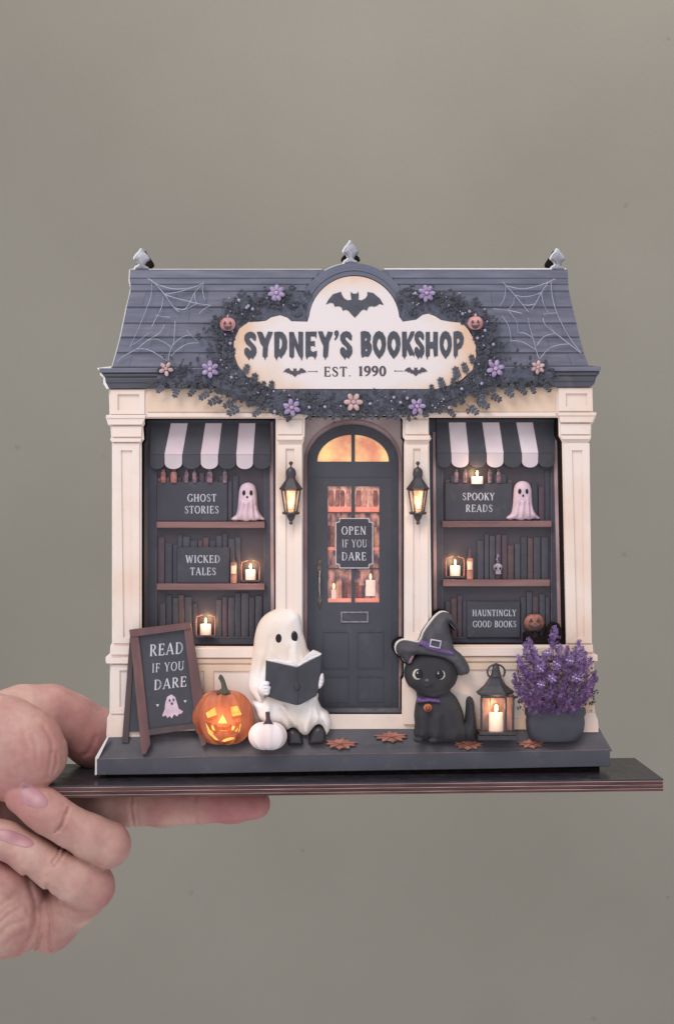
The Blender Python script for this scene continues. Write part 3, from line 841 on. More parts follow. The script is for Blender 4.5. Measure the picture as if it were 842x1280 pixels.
# aged paper: cream centre with tanned margins, a stain that belongs to the artwork
g = nt.nodes.new('ShaderNodeNewGeometry')
cen = W(442, 430, -1)
mp = nt.nodes.new('ShaderNodeMapping'); mp.vector_type = 'TEXTURE'
mp.inputs['Location'].default_value = (cen.x, 0, cen.z); mp.inputs['Scale'].default_value = (0.043, 1, 0.0245)
nt.links.new(g.outputs['Position'], mp.inputs[0])
ln = nt.nodes.new('ShaderNodeVectorMath'); ln.operation = 'LENGTH'; nt.links.new(mp.outputs[0], ln.inputs[0])
nz = nt.nodes.new('ShaderNodeTexNoise'); nz.inputs['Scale'].default_value = 90; nz.inputs['Detail'].default_value = 5; nt.links.new(g.outputs['Position'], nz.inputs['Vector'])
ad = nt.nodes.new('ShaderNodeMath'); ad.operation = 'MULTIPLY_ADD'; ad.inputs[1].default_value = 0.5; nt.links.new(nz.outputs['Fac'], ad.inputs[0]); nt.links.new(ln.outputs['Value'], ad.inputs[2])
rp = nt.nodes.new('ShaderNodeValToRGB'); nt.links.new(ad.outputs[0], rp.inputs[0])
rp.color_ramp.elements[0].position = 0.85; rp.color_ramp.elements[0].color = srgb(226, 213, 212)
rp.color_ramp.elements[1].position = 1.45 if False else 1.0; rp.color_ramp.elements[1].color = srgb(224, 203, 192)
dv = nt.nodes.new('ShaderNodeMath'); dv.operation = 'MULTIPLY'; dv.inputs[1].default_value = 0.66
nt.links.new(ad.outputs[0], dv.inputs[0]); nt.links.new(dv.outputs[0], rp.inputs[0])
rp.color_ramp.elements[0].position = 0.62; rp.color_ramp.elements[1].position = 0.74
e = rp.color_ramp.elements.new(0.84); e.color = srgb(222, 184, 158)
nt.links.new(rp.outputs[0], bb.inputs['Base Color'])
MATS['name_board_print'] = signm
sign = solo('name_board', [nb], -3.1, -0.4, [signm], shop, yref=-3); bevel(sign, 0.25, 2)

def crop(pts, ox, oy, k):
    return [(ox + x / k, oy + y / k) for x, y in pts]
def title(lp, ox, holes=()):
    loops = [crop(lp, ox, 405, 10.525)] + [crop(h, ox, 405, 10.525) for h in holes]
    solo('letter', loops, -3.3, -3.05, [ink], sign, yref=0)
S_ = [(210, 235), (215, 170), (190, 130), (145, 112), (95, 125), (62, 165), (60, 225), (85, 275), (135, 318), (148, 345), (140, 368), (125, 345), (105, 323), (75, 325), (58, 355), (60, 400), (80, 435), (105, 460), (120, 490), (135, 460), (155, 455), (170, 478), (185, 450), (210, 420), (221, 380), (215, 320), (180, 275), (145, 240), (125, 208), (138, 190), (160, 200), (180, 225)]
Y_ = [(222, 118), (275, 112), (300, 130), (330, 205), (355, 150), (370, 112), (432, 118), (420, 160), (395, 220), (370, 300), (362, 440), (343, 450), (330, 488), (317, 450), (298, 440), (302, 310), (270, 270), (245, 190)]
O_ = [(345, 103), (395, 125), (430, 190), (438, 280), (425, 360), (395, 420), (365, 450), (350, 472), (330, 450), (295, 405), (268, 340), (262, 250), (270, 180), (300, 125)]
Oh = [(350, 200), (372, 235), (380, 290), (368, 340), (352, 366), (332, 335), (316, 290), (328, 225)]
title(S_, 300); title(Y_, 300)
title([(450, 120), (510, 112), (560, 120), (600, 165), (620, 230), (618, 330), (590, 400), (555, 440), (540, 470), (525, 440), (505, 440), (492, 460), (480, 494), (466, 458), (452, 445)], 300, [[(520, 195), (535, 200), (552, 240), (550, 300), (530, 345), (515, 340)]])
title([(645, 118), (705, 118), (765, 290), (765, 112), (828, 118), (828, 430), (818, 465), (808, 494), (795, 460), (770, 430), (712, 290), (710, 440), (695, 450), (684, 470), (670, 450), (648, 440)], 300)
title([(122, 115), (268, 112), (264, 205), (245, 175), (190, 175), (189, 240), (243, 235), (247, 318), (230, 300), (190, 300), (189, 352), (215, 380), (272, 362), (270, 430), (256, 450), (247, 484), (236, 450), (205, 435), (175, 440), (152, 450), (140, 480), (128, 450), (122, 430)], 370)
title([(285, 110), (345, 108), (380, 195), (415, 110), (480, 120), (465, 170), (430, 250), (415, 440), (395, 450), (380, 484), (365, 450), (350, 435), (355, 300), (325, 240), (300, 165)], 370)
title([(500, 112), (525, 95), (552, 105), (558, 150), (535, 200), (510, 228), (498, 215), (518, 180), (498, 152)], 370)
title([(x + 515, y - 6) for x, y in S_], 370)
title([(105, 115), (160, 103), (215, 120), (240, 165), (236, 215), (225, 250), (250, 290), (252, 350), (235, 400), (210, 440), (185, 442), (160, 435), (140, 450), (120, 450), (110, 400)], 440, [[(162, 205), (182, 193), (185, 220), (165, 245)], [(168, 342), (188, 338), (190, 365), (170, 372)]])
title(O_, 440, [Oh]); title([(x + 190, y) for x, y in O_], 440, [[(x + 188, y) for x, y in Oh]])
title([(645, 115), (705, 112), (712, 230), (760, 112), (810, 108), (800, 160), (745, 262), (770, 320), (808, 400), (806, 445), (785, 420), (745, 430), (708, 340), (705, 430), (690, 445), (678, 477), (665, 445), (648, 435)], 440)
title([(70 + (x - 58) * 132 / 162, y - 10) for x, y in S_], 510)
title([(218, 118), (272, 115), (275, 250), (315, 245), (318, 115), (378, 118), (376, 430), (345, 435), (335, 450), (325, 430), (315, 335), (275, 335), (272, 430), (248, 445), (238, 484), (228, 445), (218, 430)], 510)
sx = lambda P_: [(400 + (x - 262) * 160 / 176, y) for x, y in P_]
title(sx(O_), 510, [sx(Oh)])
title([(580, 115), (640, 103), (690, 125), (717, 190), (710, 270), (680, 330), (640, 350), (635, 430), (615, 440), (606, 472), (596, 440), (583, 430)], 510, [[(625, 210), (650, 200), (662, 235), (645, 265), (628, 275)]])
BAT = [(190, 680), (212, 638), (250, 592), (320, 570), (330, 600), (350, 630), (380, 645), (412, 640), (405, 600), (405, 570), (425, 587), (455, 587), (470, 568), (475, 600), (472, 640), (500, 645), (535, 625), (550, 600), (550, 572), (600, 580), (660, 630), (692, 685), (655, 675), (635, 690), (610, 700), (585, 695), (560, 700), (545, 735), (520, 722), (495, 735), (475, 760), (440, 795), (405, 760), (385, 735), (360, 725), (335, 735), (325, 705), (300, 695), (265, 700), (255, 670), (225, 665)]
solo('bat_emblem', [crop(BAT, 380, 285, 7.017)], -3.3, -3.05, [ink], sign, yref=0)
for x0, x1, yc in ((354, 383, 466), (504, 533, 465)):
    k = 502 / (x1 - x0)
    pts = [(x0 + (x - 190) / k, yc - 5 + (y - 570) / k * 0.85) for x, y in BAT]
    solo('bat_emblem', [pts], -3.3, -3.05, [ink2], sign, yref=0)
mb = MB(0)
mb.box(384, 465, 396, 465.7, -3.2, -3.05); mb.box(492, 464.4, 503, 465.1, -3.2, -3.05)
mb.plate([(394.6, 465.3), (395.6, 464.2), (396.6, 465.3), (395.6, 466.4)], -3.25, -3.05)
mb.plate([(491.6, 464.7), (492.8, 463.6), (494, 464.7), (492.8, 465.8)], -3.25, -3.05)
mb.build('rule_line', ink2, sign)
mb = MB(0)
text(mb, 'EST.', 404, 438.5, 471.5, 12, -3.05, weight=1.15)
text(mb, '1990', 447, 481.5, 470.8, 12, -3.05, weight=1.6)
mb.build('small_lettering', ink2, sign)

# ------------------------------------------------------------------ windows (back layer, 9 mm behind the face)
def window(hx0, hx1, yt, yb, gx0, gx1, left):
    fr_ = solo('window', [[(hx0 - 6, yt - 8), (hx1 + 8, yt - 8), (hx1 + 8, yb + 6), (hx0 - 8, yb + 6)], [(gx0, 575), (gx0, 797), (gx1, 797), (gx1, 575)]], 8.6, 9.4, [slate], shop, yref=9)
    solo('window_back', [[(gx0 - 2, 573), (gx1 + 2, 573), (gx1 + 2, 799), (gx0 - 2, 799)]], 9.35, 9.55, [glassdark], fr_, yref=9)
    mb = MB(9)
    for a0, a1, c0, c1 in ((gx0, gx0 + 1, 585, 797), (gx1 - 1, gx1, 585, 797), (gx0, gx1, 796.5, 797.5)):
        mb.box(a0, c0, a1, c1, 8.4, 9.4)
    mb.build('frame_bead', mat('bead_mauve', srgb(118, 100, 114), srgb(86, 78, 94), scale=120), fr_)
    return fr_
wl = window(176, 345, 523, 808, 195, 331, True)
wr = window(538, 702, 522, 806, 552, 689, False)
solo('side_trim', [[(181, 545), (184.5, 545), (184.5, 812), (179, 812)]], 8.2, 8.7, [mat('khaki_trim', srgb(128, 112, 104), srgb(92, 82, 86), scale=80, stretch=(1, 1, 0.4))], wl, yref=9)
solo('side_trim', [[(337, 527), (341, 527), (343, 812), (339, 812)]], 8.2, 8.7, [jamb_pink], wl, yref=9)
solo('side_trim', [[(540.5, 540), (543.5, 540), (546, 812), (541.5, 812)]], 8.2, 8.7, [jamb_pink], wr, yref=9)
solo('side_trim', [[(691, 545), (695, 545), (701, 812), (697, 812)]], 8.2, 8.7, [jamb_pink], wr, yref=9)
# awnings: sloping strips, then a hanging scalloped valance
def awning(par, tops, bots, xl, xr, yt, ym, yb):
    # tops/bots: list of (x0,x1) of white strips at the top and at the fold
    aw = solo('awning', [[(xl, yt - 4), (xr, yt - 4), (xr, yt), (xl, yt)]], 7.6, 8.6, [slate_dark], par and shop, yref=8)
    edges_t = [xl] + [v for t in tops for v in t] + [xr]
    edges_b = [xl] + [v for t in bots for v in t] + [xr]
    for i in range(len(edges_t) - 1):
        white = i % 2 == 1
        a0, a1, c0, c1 = edges_t[i], edges_t[i + 1], edges_b[i], edges_b[i + 1]
        sub = [(0, 1)]
        for s0, s1 in sub:
            mb = MB(8)
            mb.plate([(a0 + 0.1, yt), (a1 - 0.1, yt), (c1 - 0.1, ym), (c0 + 0.1, ym)], 0, 8.58, yfun=lambda x, y: 8.0 if y < yt + 5 else 6.2)
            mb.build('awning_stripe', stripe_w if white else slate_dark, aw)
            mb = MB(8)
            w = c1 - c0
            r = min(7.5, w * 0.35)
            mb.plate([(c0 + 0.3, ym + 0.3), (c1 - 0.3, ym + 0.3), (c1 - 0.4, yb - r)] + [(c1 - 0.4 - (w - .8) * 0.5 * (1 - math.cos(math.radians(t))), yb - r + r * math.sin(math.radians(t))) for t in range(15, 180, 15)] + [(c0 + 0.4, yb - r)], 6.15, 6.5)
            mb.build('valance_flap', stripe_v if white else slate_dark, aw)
    return aw
awning(wl, [(213.4, 234.6), (256.6, 277.3), (298.7, 319.2)], [(206, 228.4), (251, 273), (295.3, 316.6)], 188, 338, 529, 568.3, 586.5)
awning(wr, [(560.4, 581.7), (602.3, 623.6), (644.8, 665.7)], [(563, 585), (607, 628.3), (650.8, 671.5)], 545, 692, 528, 566.3, 584.5)
# shelves (parts of the windows)
for par, x0, x1, ya, yb in ((wl, 196, 331, 652, 660), (wl, 196, 331, 729.5, 737.5), (wr, 552, 689, 651, 659), (wr, 553, 687, 724.5, 733)):
    o = solo('shelf', [[(x0, ya), (x1, ya), (x1, yb), (x0, yb)]], 6.2, 9.3, [wood_shelf], par, yref=7); bevel(o, 0.2)

# ------------------------------------------------------------------ door
arch_pts = lambda cx, cy, rx, ry, a0=-90, a1=90, st=6: [(cx + rx * math.sin(math.radians(a)), cy - ry * math.cos(math.radians(a))) for a in range(a0, a1 + 1, st)]
surround = solo('door_surround', [[(374, 512), (510, 512), (510, 895), (374, 895)]], 9.2, 9.6, [jamb], shop, yref=9)
mb = MB(9)
ao = [(380.5, 893)] + arch_pts(440.8, 577, 60.3, 52) + [(501, 893)]
ai = [(387.5, 893)] + arch_pts(440.8, 577, 56.5, 46) + [(497.3, 893)]
mb.plate([ao[0]] + ao[1:] + [ai[-1]] + list(reversed(ai[:-1])), 8.7, 9.2)
o = mb.build('door_casing', jamb_pink, surround); bevel(o, 0.25, 2)
dfan = [arch_pts(441, 577, 44.6, 33.6, -90, 0, 6) + [(439, 543.6), (439, 577)], [(443.3, 577), (443.3, 543.6)] + arch_pts(441, 577, 44.8, 33.6, 6, 90, 6)]
dfan[0] = [p for p in dfan[0] if p[0] <= 439.01]
panes = [(409.5, 608, 439, 640), (443.3, 608, 473.7, 640), (409.5, 641.5, 439, 710), (443.3, 641.5, 473.7, 710), (409.5, 711.5, 439, 753), (443.3, 711.5, 473.7, 753)]
dleaf = [(384.5, 893)] + arch_pts(440.8, 577, 56.4, 46) + [(497.3, 893)]
rc = lambda r: [(r[0], r[1]), (r[2], r[1]), (r[2], r[3]), (r[0], r[3])]
door = solo('door', [dleaf] + dfan + [rc(r) for r in panes], 8.2, 9.0, [door_m], shop, yref=8.6); bevel(door, 0.12)
for d_ in dfan:
    solo('fanlight_pane', [grow(d_, 1)], 8.9, 9.05, [fanlight], door, yref=8.6)
for r in panes:
    solo('glass_pane', [rc((r[0] - 1, r[1] - 1, r[2] + 1, r[3] + 1))], 8.9, 9.05, [doorglass if r[1] < 620 else mat('door_glass_dim', srgb(206, 146, 128), srgb(96, 76, 86), scale=300, rough=0.25, emit=0.22, lo=0.4, hi=0.64, stretch=(1.6, 1, 0.7))], door, yref=8.6)
# things seen through the glass: rows of glowing jars on their shelf, kept as parts of the glazing picture
for x, w in ((414, 7), (421.5, 6), (428, 6), (435, 6), (448, 7), (456, 6), (462.5, 5), (469, 7)):
    mb = MB(8.7); mb.lathe(x, [(613, w * 0.30), (615, w * 0.36), (617, w * 0.46), (631, w * 0.46), (633, w * 0.38)], 8.85, n=10, flat=0.2)
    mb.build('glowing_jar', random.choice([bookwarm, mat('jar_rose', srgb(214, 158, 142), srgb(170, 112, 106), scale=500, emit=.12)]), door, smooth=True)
rb_ = random.Random(3)
for r0 in ((410, 438, 683.5, 30), (444, 473, 683.5, 30), (423, 438, 748, 24), (444, 456, 748, 20)):
    x = r0[0]
    while x < r0[1] - 3:
        w = rb_.uniform(2.6, 4.2); h_ = rb_.uniform(r0[3] * .75, r0[3])
        mb = MB(8.7); mb.box(x, r0[2] - h_, x + w, r0[2], 8.72, 8.9)
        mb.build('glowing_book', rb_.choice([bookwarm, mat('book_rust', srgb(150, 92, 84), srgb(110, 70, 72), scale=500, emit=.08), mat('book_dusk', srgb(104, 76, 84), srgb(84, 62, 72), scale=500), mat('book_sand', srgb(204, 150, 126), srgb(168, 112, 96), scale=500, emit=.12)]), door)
        x += w + .2
mb = MB(8.7)
for r in ((409.5, 633.5, 439, 640), (443.3, 633.5, 473.7, 640), (409.5, 684, 419, 688), (466, 684, 473.7, 688), (409.5, 748, 439, 753), (443.3, 748, 473.7, 753)):
    mb.box(r[0], r[1], r[2], r[3], 8.7, 8.9)
mb.build('lit_shelf_edge', doorshelf, door)
for x, yb_, h, w in ((417, 749, 12, 6), (463, 745, 20, 12)):
    mb = MB(8.6); mb.lathe(x, [(yb_ - h, w * 0.42), (yb_ - h + 1, w * 0.5), (yb_, w * 0.5)], 8.8, n=10, flat=0.2)
    c = mb.build('glowing_candle', candle_m, door, smooth=True)
    mb = MB(8.6); mb.ball(x, yb_ - h - 4, 8.7, 1.6, 4, 0.4); mb.build('flame', flame_m, c, smooth=True)
# lower panels, letterbox, handle
for x0, x1 in ((404, 436), (446, 479)):
    mb = MB(8.2)
    moulding(mb, x0, 789, x1, 836, 1.3, 0.28, 8.2)
    mb.build('door_panel', door_m, door)
    mb = MB(8.2)
    moulding(mb, x0, 845, x1, 878, 1.3, 0.28, 8.2)
    mb.build('door_panel', door_m, door)
mb = MB(8.2)
moulding(mb, 392, 596, 490, 882, 0.8, 0.14, 8.2)
mb.build('door_stile_line', door_m, door)
mb = MB(8)
mb.plate([[(425.5, 764.5), (460.5, 764.5), (460.5, 778.5), (425.5, 778.5)], [(427.8, 766.8), (427.8, 776.2), (458.2, 776.2), (458.2, 766.8)]], 7.7, 8.25)
o = mb.build('letterbox', slotmetal, door); bevel(o, 0.12)
solo('letterbox_flap', [[(428.3, 767.2), (457.8, 767.2), (457.8, 775.8), (428.3, 775.8)]], 7.95, 8.2, [door_m], o, yref=8)
mb = MB(8)
mb.plate([(397.5, 701), (399.5, 697), (401.5, 701), (402.8, 712), (400.8, 718), (400.6, 742), (402.5, 750), (399.8, 762), (396.6, 750), (398.2, 742), (398, 718), (396, 712)], 7.8, 8.2)
hd = mb.build('door_handle', brass, door); bevel(hd, 0.12)
mb = MB(8)
mb.tube([(399.6, 714, 7.8), (399.2, 720, 6.4), (399, 730, 6.0), (399.2, 739, 6.5), (399.6, 745, 7.8)], [0.9, 1.0, 1.1, 1.0, 0.8], n=8)
mb.build('grip', mat('bright_brass', srgb(196, 184, 172), srgb(150, 138, 130), scale=600, rough=0.25), hd, smooth=True)
# the notice on the door
pl = [(424, 647.5), (461, 647.5), (461.6, 652), (466, 653), (466, 705), (461.6, 706), (461, 710.5), (424, 710.5), (423.4, 706), (419, 705), (419, 653), (423.4, 652)]
no = solo('notice', [pl], 7.6, 8.2, [slate_dark], door, yref=8)
mb = MB(8); mb.plate([pl, grow(pl, -1.1)], 7.5, 7.65)
mb.build('notice_border', white_ink, no)
mb = MB(8)
text(mb, 'OPEN', 426.5, 457.5, 668.3, 10.2, 7.6)
text(mb, 'IF YOU', 427, 458.5, 684.2, 9.6, 7.6, weight=0.75)
text(mb, 'DARE', 426.5, 457.5, 700.5, 10.2, 7.6)
mb.build('notice_lettering', white_ink, no)

# ================================================================== garlands round the name board
rg = random.Random(11)
band = [(372, 376), (350, 372), (325, 378), (300, 385), (288, 398), (282, 415), (283, 435), (284, 452), (290, 470), (310, 485), (335, 496), (365, 504), (400, 507), (441, 508),
        (485, 507), (520, 505), (550, 498), (575, 488), (598, 475), (606, 458), (605, 438), (604, 420), (597, 402), (580, 386), (555, 376), (532, 370), (512, 376)]
fringe_l = [(205, 466), (225, 466), (245, 470), (262, 472), (280, 478)]
fringe_r = [(690, 466), (672, 464), (650, 467), (630, 470), (608, 478)]
def leaflet(mb, x, y, y0, ang, L, w, mi=0, tilt=0.0):
    """a small folded leaf: pointed blade with a raised midrib"""
    c, s_ = math.cos(ang), math.sin(ang)
    f = lambda u, v: (x + u * c - v * s_, y + u * s_ + v * c)
    pts = []
    for (u, v, d) in ((0, 0, 0), (L * 0.3, w * 0.42, 0.05), (L * 0.62, w * 0.5, 0.0), (L, 0, -tilt), (L * 0.62, -w * 0.5, 0.0), (L * 0.3, -w * 0.42, 0.05), (L * 0.5, 0, 0.22)):
        q = f(u, v)
        pts.append((q[0], q[1], y0 - d - tilt * u / L))
    mb.add(pts, [(0, 1, 6), (1, 2, 6), (2, 3, 6), (3, 4, 6), (4, 5, 6), (5, 0, 6)], mi)
def sprig(mb, x, y, y0, ang, L, n=3, mi=0, w=0.33, stem_w=0.35):
    """oak-like twig: stem with paired leaflets and one at the tip"""
    ex, ey = x + L * math.cos(ang), y + L * math.sin(ang)
    mb.stroke([(x, y), (ex, ey)], stem_w, y0 - 0.1, y0 + 0.15, mi, cap=0)
    for k in range(n):
        t = 0.3 + 0.55 * k / max(1, n - 1)
        l = L * (0.42 - 0.1 * k / n)
        for s_ in (-1, 1):
            leaflet(mb, x + (ex - x) * t, y + (ey - y) * t, y0, ang + s_ * 0.85, l, l * 0.62, mi, 0.15)
    leaflet(mb, ex - 0.2 * (ex - x), ey - 0.2 * (ey - y), y0, ang, L * 0.42, L * 0.27, mi, 0.15)
garland = thing('garland', W(441, 510, -3), 'dark leafy garland with flowers and berries curling round the shop name board', 'garland')
mb = MB(-3)
def near_band(path, spread, n, y0r, Lr=(6, 11), mats=2):
    for _ in range(n):
        t = rg.random() * (len(path) - 1)
        i = int(t); u = t - i
        x = path[i][0] * (1 - u) + path[i + 1][0] * u + rg.gauss(0, spread)
        y = path[i][1] * (1 - u) + path[i + 1][1] * u + rg.gauss(0, spread * 0.75)
        an_, Ls_ = rg.uniform(0, 6.28), rg.uniform(*Lr)
        if inside(np.array([x, x + Ls_ * math.cos(an_)]), np.array([y, y + Ls_ * math.sin(an_)]), grow(nb, -1.0)).any(): continue
        if y < 362 or y > 521 or (y > 514 and (x < 340 or x > 545)): continue
        sprig(mb, x, y, rg.uniform(*y0r), an_, Ls_, rg.choice((2, 3)), rg.choice((0, 0, 1)))
back_g = smooth_loop([(196, 474), (210, 466), (240, 462), (272, 462), (278, 440), (276, 420), (277, 398), (290, 384), (320, 374), (352, 366), (372, 366), (378, 384), (380, 408), (330, 408), (300, 420), (300, 460), (330, 484), (400, 488), (480, 488), (560, 484), (588, 462), (590, 425), (575, 408), (505, 408), (503, 384), (512, 368), (535, 366), (565, 374), (595, 384), (608, 402), (610, 440), (612, 462), (650, 460), (688, 466), (684, 474), (650, 478), (625, 480), (603, 486), (585, 494), (560, 504), (545, 514), (500, 519), (441, 517), (385, 519), (345, 512), (320, 506), (296, 497), (276, 486), (250, 479), (215, 481)], 3)
gb = MB(0); gb.plate([back_g], -2.95, -0.4); gb.build('leafy_backing', mat('garland_backing_leaves', srgb(82, 84, 100), srgb(60, 62, 78), scale=700, rough=.6, bump=.8, bscale=1400), garland)  # solid dark plate filling in behind the foliage
near_band(band, 11, 900, (-3.6, -2.6))
edge_b = [(196, 474), (215, 479), (250, 480), (280, 489), (300, 500), (325, 509), (360, 517), (400, 519), (441, 519), (490, 519), (530, 516), (550, 512), (575, 500), (600, 490), (625, 482), (655, 480), (686, 474)]
for k in range(150):
    t = rg.random() * (len(edge_b) - 1); i = int(t); u = t - i
    x = edge_b[i][0] * (1 - u) + edge_b[i + 1][0] * u; y = edge_b[i][1] * (1 - u) + edge_b[i + 1][1] * u
    sprig(mb, x, y - 3, -3.4, math.pi / 2 + rg.uniform(-1.2, 1.2), rg.uniform(5, 9), 3, rg.choice((0, 0, 1)))
near_band(fringe_l, 9, 70, (-3.4, -2.6), (5, 8)); near_band(fringe_r, 9, 70, (-3.4, -2.6), (5, 8))
tag(mb.build('foliage', [gleaf, gleaf_b], garland, recalc=False), kind='stuff')
# twigs that stand out one by one over the cream boards
TW = [(305, 468, -1.2, 13), (315, 482, -1.3, 15), (325, 486, -1.0, 11), (338, 488, -1.4, 12), (290, 478, -1.5, 11), (572, 474, -1.8, 15), (583, 466, -1.9, 13), (554, 486, -1.9, 14), (540, 490, -1.7, 10), (566, 484, -1.5, 12), (592, 455, -1.9, 12),
      (205, 482, 2.4, 12), (222, 484, 1.9, 13), (244, 484, 2.2, 13), (262, 489, 2.5, 15), (276, 497, 2.7, 16), (293, 503, 2.8, 14), (300, 508, 2.6, 17), (326, 511, 2.4, 13), (235, 480, 2.8, 12), (214, 478, 1.2, 11), (190, 476, 2.2, 10),
      (680, 480, 0.9, 12), (664, 482, 1.2, 11), (648, 483, 0.8, 13), (630, 486, 0.7, 14), (612, 493, 0.5, 15), (596, 501, 0.5, 16), (585, 507, 0.7, 15), (560, 512, 0.8, 12), (640, 480, 1.7, 10), (600, 492, 1.2, 12)]
for x, y, a, Lg in TW:
    mb = MB(-3.6)
    sprig(mb, x - 3 * math.cos(a), y - 3 * math.sin(a), -3.7, a, Lg * 1.12, 3, 0, stem_w=.6)
    mb.build('leaf_twig', rg.choice([gleaf, gleaf_b]), garland, recalc=False)
def flower(x, y, r, mm, par, y0=-4.0, n=6, rot=0.3):
    root = MB(y0)
    root.ball(x, y, y0 - 0.5, r * 0.24, r * 0.24, 0.5, nu=8, nv=6)
    c = root.build('flower', gfl_c, par, smooth=True)
    for k in range(n):
        a = rot + 2 * math.pi * k / n
        q = MB(y0)
        q.ball(x + r * 0.6 * math.cos(a), y + r * 0.6 * math.sin(a), y0 - 0.1, r * 0.4, r * 0.27, 0.55, nu=10, nv=6, rot=a)
        q.build('petal', mm, c, smooth=True)
for x, y, r, mm, n in ((345.5, 366, 11, gfl_p, 7), (262.5, 461.5, 11.5, gfl_p, 6), (364.5, 509.5, 11.5, gfl_p, 6), (521, 508, 11, gfl_p, 6), (619, 460.5, 11.5, gfl_p, 6), (533, 366.5, 11, gfl_p, 7),
                       (207.5, 461, 9.5, gfl_o, 5), (441.5, 502.5, 12, gfl_o, 6), (672, 459, 9, gfl_o, 6)):
    flower(x, y, r, mm, garland, n=n, rot=rg.random())
nb_ = 0
while nb_ < 95:
    t = rg.random() * (len(band) - 1); i = int(t); u = t - i
    x = band[i][0] * (1 - u) + band[i + 1][0] * u + rg.gauss(0, 11); y = band[i][1] * (1 - u) + band[i + 1][1] * u + rg.gauss(0, 9)
    if inside(np.array([x]), np.array([y]), grow(nb, 2))[0] or not 362 < y < 517: continue
    q = MB(-4)
    r = rg.choice((0.9, 1.1, 1.3, 2.1))
    q.ball(x, y, -4.0, r, r, r * 0.3, nu=8, nv=5); q.build('berry', berry, garland, smooth=True); nb_ += 1
for x, y, lab in ((284.5, 405, 'pink smiling pumpkin ornament hanging in the garland left of the name board'), (594, 403.5, 'pink smiling pumpkin ornament hanging in the garland right of the name board')):
    t_ = thing('pumpkin_ornament', W(x, y + 10, -4.5), lab, 'ornament', 'pumpkin ornaments in the garland')
    q = MB(-4.5); q.ball(x, y, -4.4, 9.6, 9.2, 1.5, nu=40, nv=12, fn=lambda th, ph: 1 - 0.07 * abs(math.sin(4 * th)) - 0.1 * (math.cos(ph) ** 6))
    q.build('pumpkin_body', orn, t_, smooth=True)
    q = MB(-6)
    for e in (-3.6, 3.4): q.plate([(x + e - 2, y - 0.3), (x + e, y - 4.2), (x + e + 2, y - 0.3)], -6.02, -5.3)
    q.plate([(x - 5.5, y + 1.5), (x - 2.5, y + 3.2), (x, y + 2.6), (x + 2.5, y + 3.2), (x + 5.5, y + 1.5), (x + 3, y + 6), (x, y + 7), (x - 3, y + 6)], -6.02, -5.2)
    q.build('carved_face', book_black, t_)
    q = MB(-4.5); q.tube([(x, y - 8, -4.5), (x + 0.4, y - 12, -4.6)], [1.4, 0.8]); q.build('stalk', gfl_o, t_)

# ================================================================== cobwebs
def cobweb(lines, lab):
    q = MB(-2.6)
    for ln_, r in lines:
        pts = smooth_line(ln_, 4)
        q.tube([(x, y, -2.4) for x, y in pts], r, n=5)
    o = q.build('cobweb', web)
    tag(o, lab, 'cobweb', 'cobwebs on the roof')
c5 = lambda *p: [(140 + x / 5.262, 340 + y / 5.262) for x, y in p]
cobweb([(c5((235, 40), (280, 72), (345, 145), (400, 225), (440, 260)), .42), (c5((280, 72), (340, 95), (420, 110), (530, 100), (605, 66)), .45), (c5((345, 145), (400, 165), (480, 185), (560, 205), (650, 218)), .45),
        (c5((345, 145), (440, 128), (520, 105)), .35), (c5((260, 75), (255, 160), (225, 240), (190, 330), (160, 400), (115, 495)), .32), (c5((335, 160), (325, 230), (285, 310), (260, 360)), .32),
        (c5((605, 66), (595, 100), (600, 150), (610, 180)), .32), (c5((605, 66), (545, 130), (520, 180), (480, 240), (415, 240)), .35), (c5((545, 130), (545, 175), (560, 205)), .3), (c5((650, 218), (600, 245), (570, 275)), .3),
        (c5((30, 590), (70, 555), (160, 505), (230, 450), (310, 400), (345, 345)), .42), (c5((160, 505), (220, 505), (280, 530), (320, 555), (360, 585)), .42), (c5((230, 450), (290, 440), (350, 465), (385, 490)), .36),
        (c5((370, 580), (380, 520), (405, 460), (410, 400), (415, 320)), .38), (c5((380, 560), (430, 510), (500, 470), (570, 465)), .38), (c5((400, 480), (440, 440), (490, 415), (520, 415)), .32), (c5((285, 280), (330, 292), (380, 296)), .36),
        (c5((130, 480), (190, 440), (240, 400)), .25), (c5((490, 380), (520, 415), (560, 450)), .26), (c5((400, 225), (470, 245), (560, 205)), .3)],
       'pale cobweb stretched over the left end of the slate roof')
c6 = lambda *p: [(590 + x / 5.262, 340 + y / 5.262) for x, y in p]
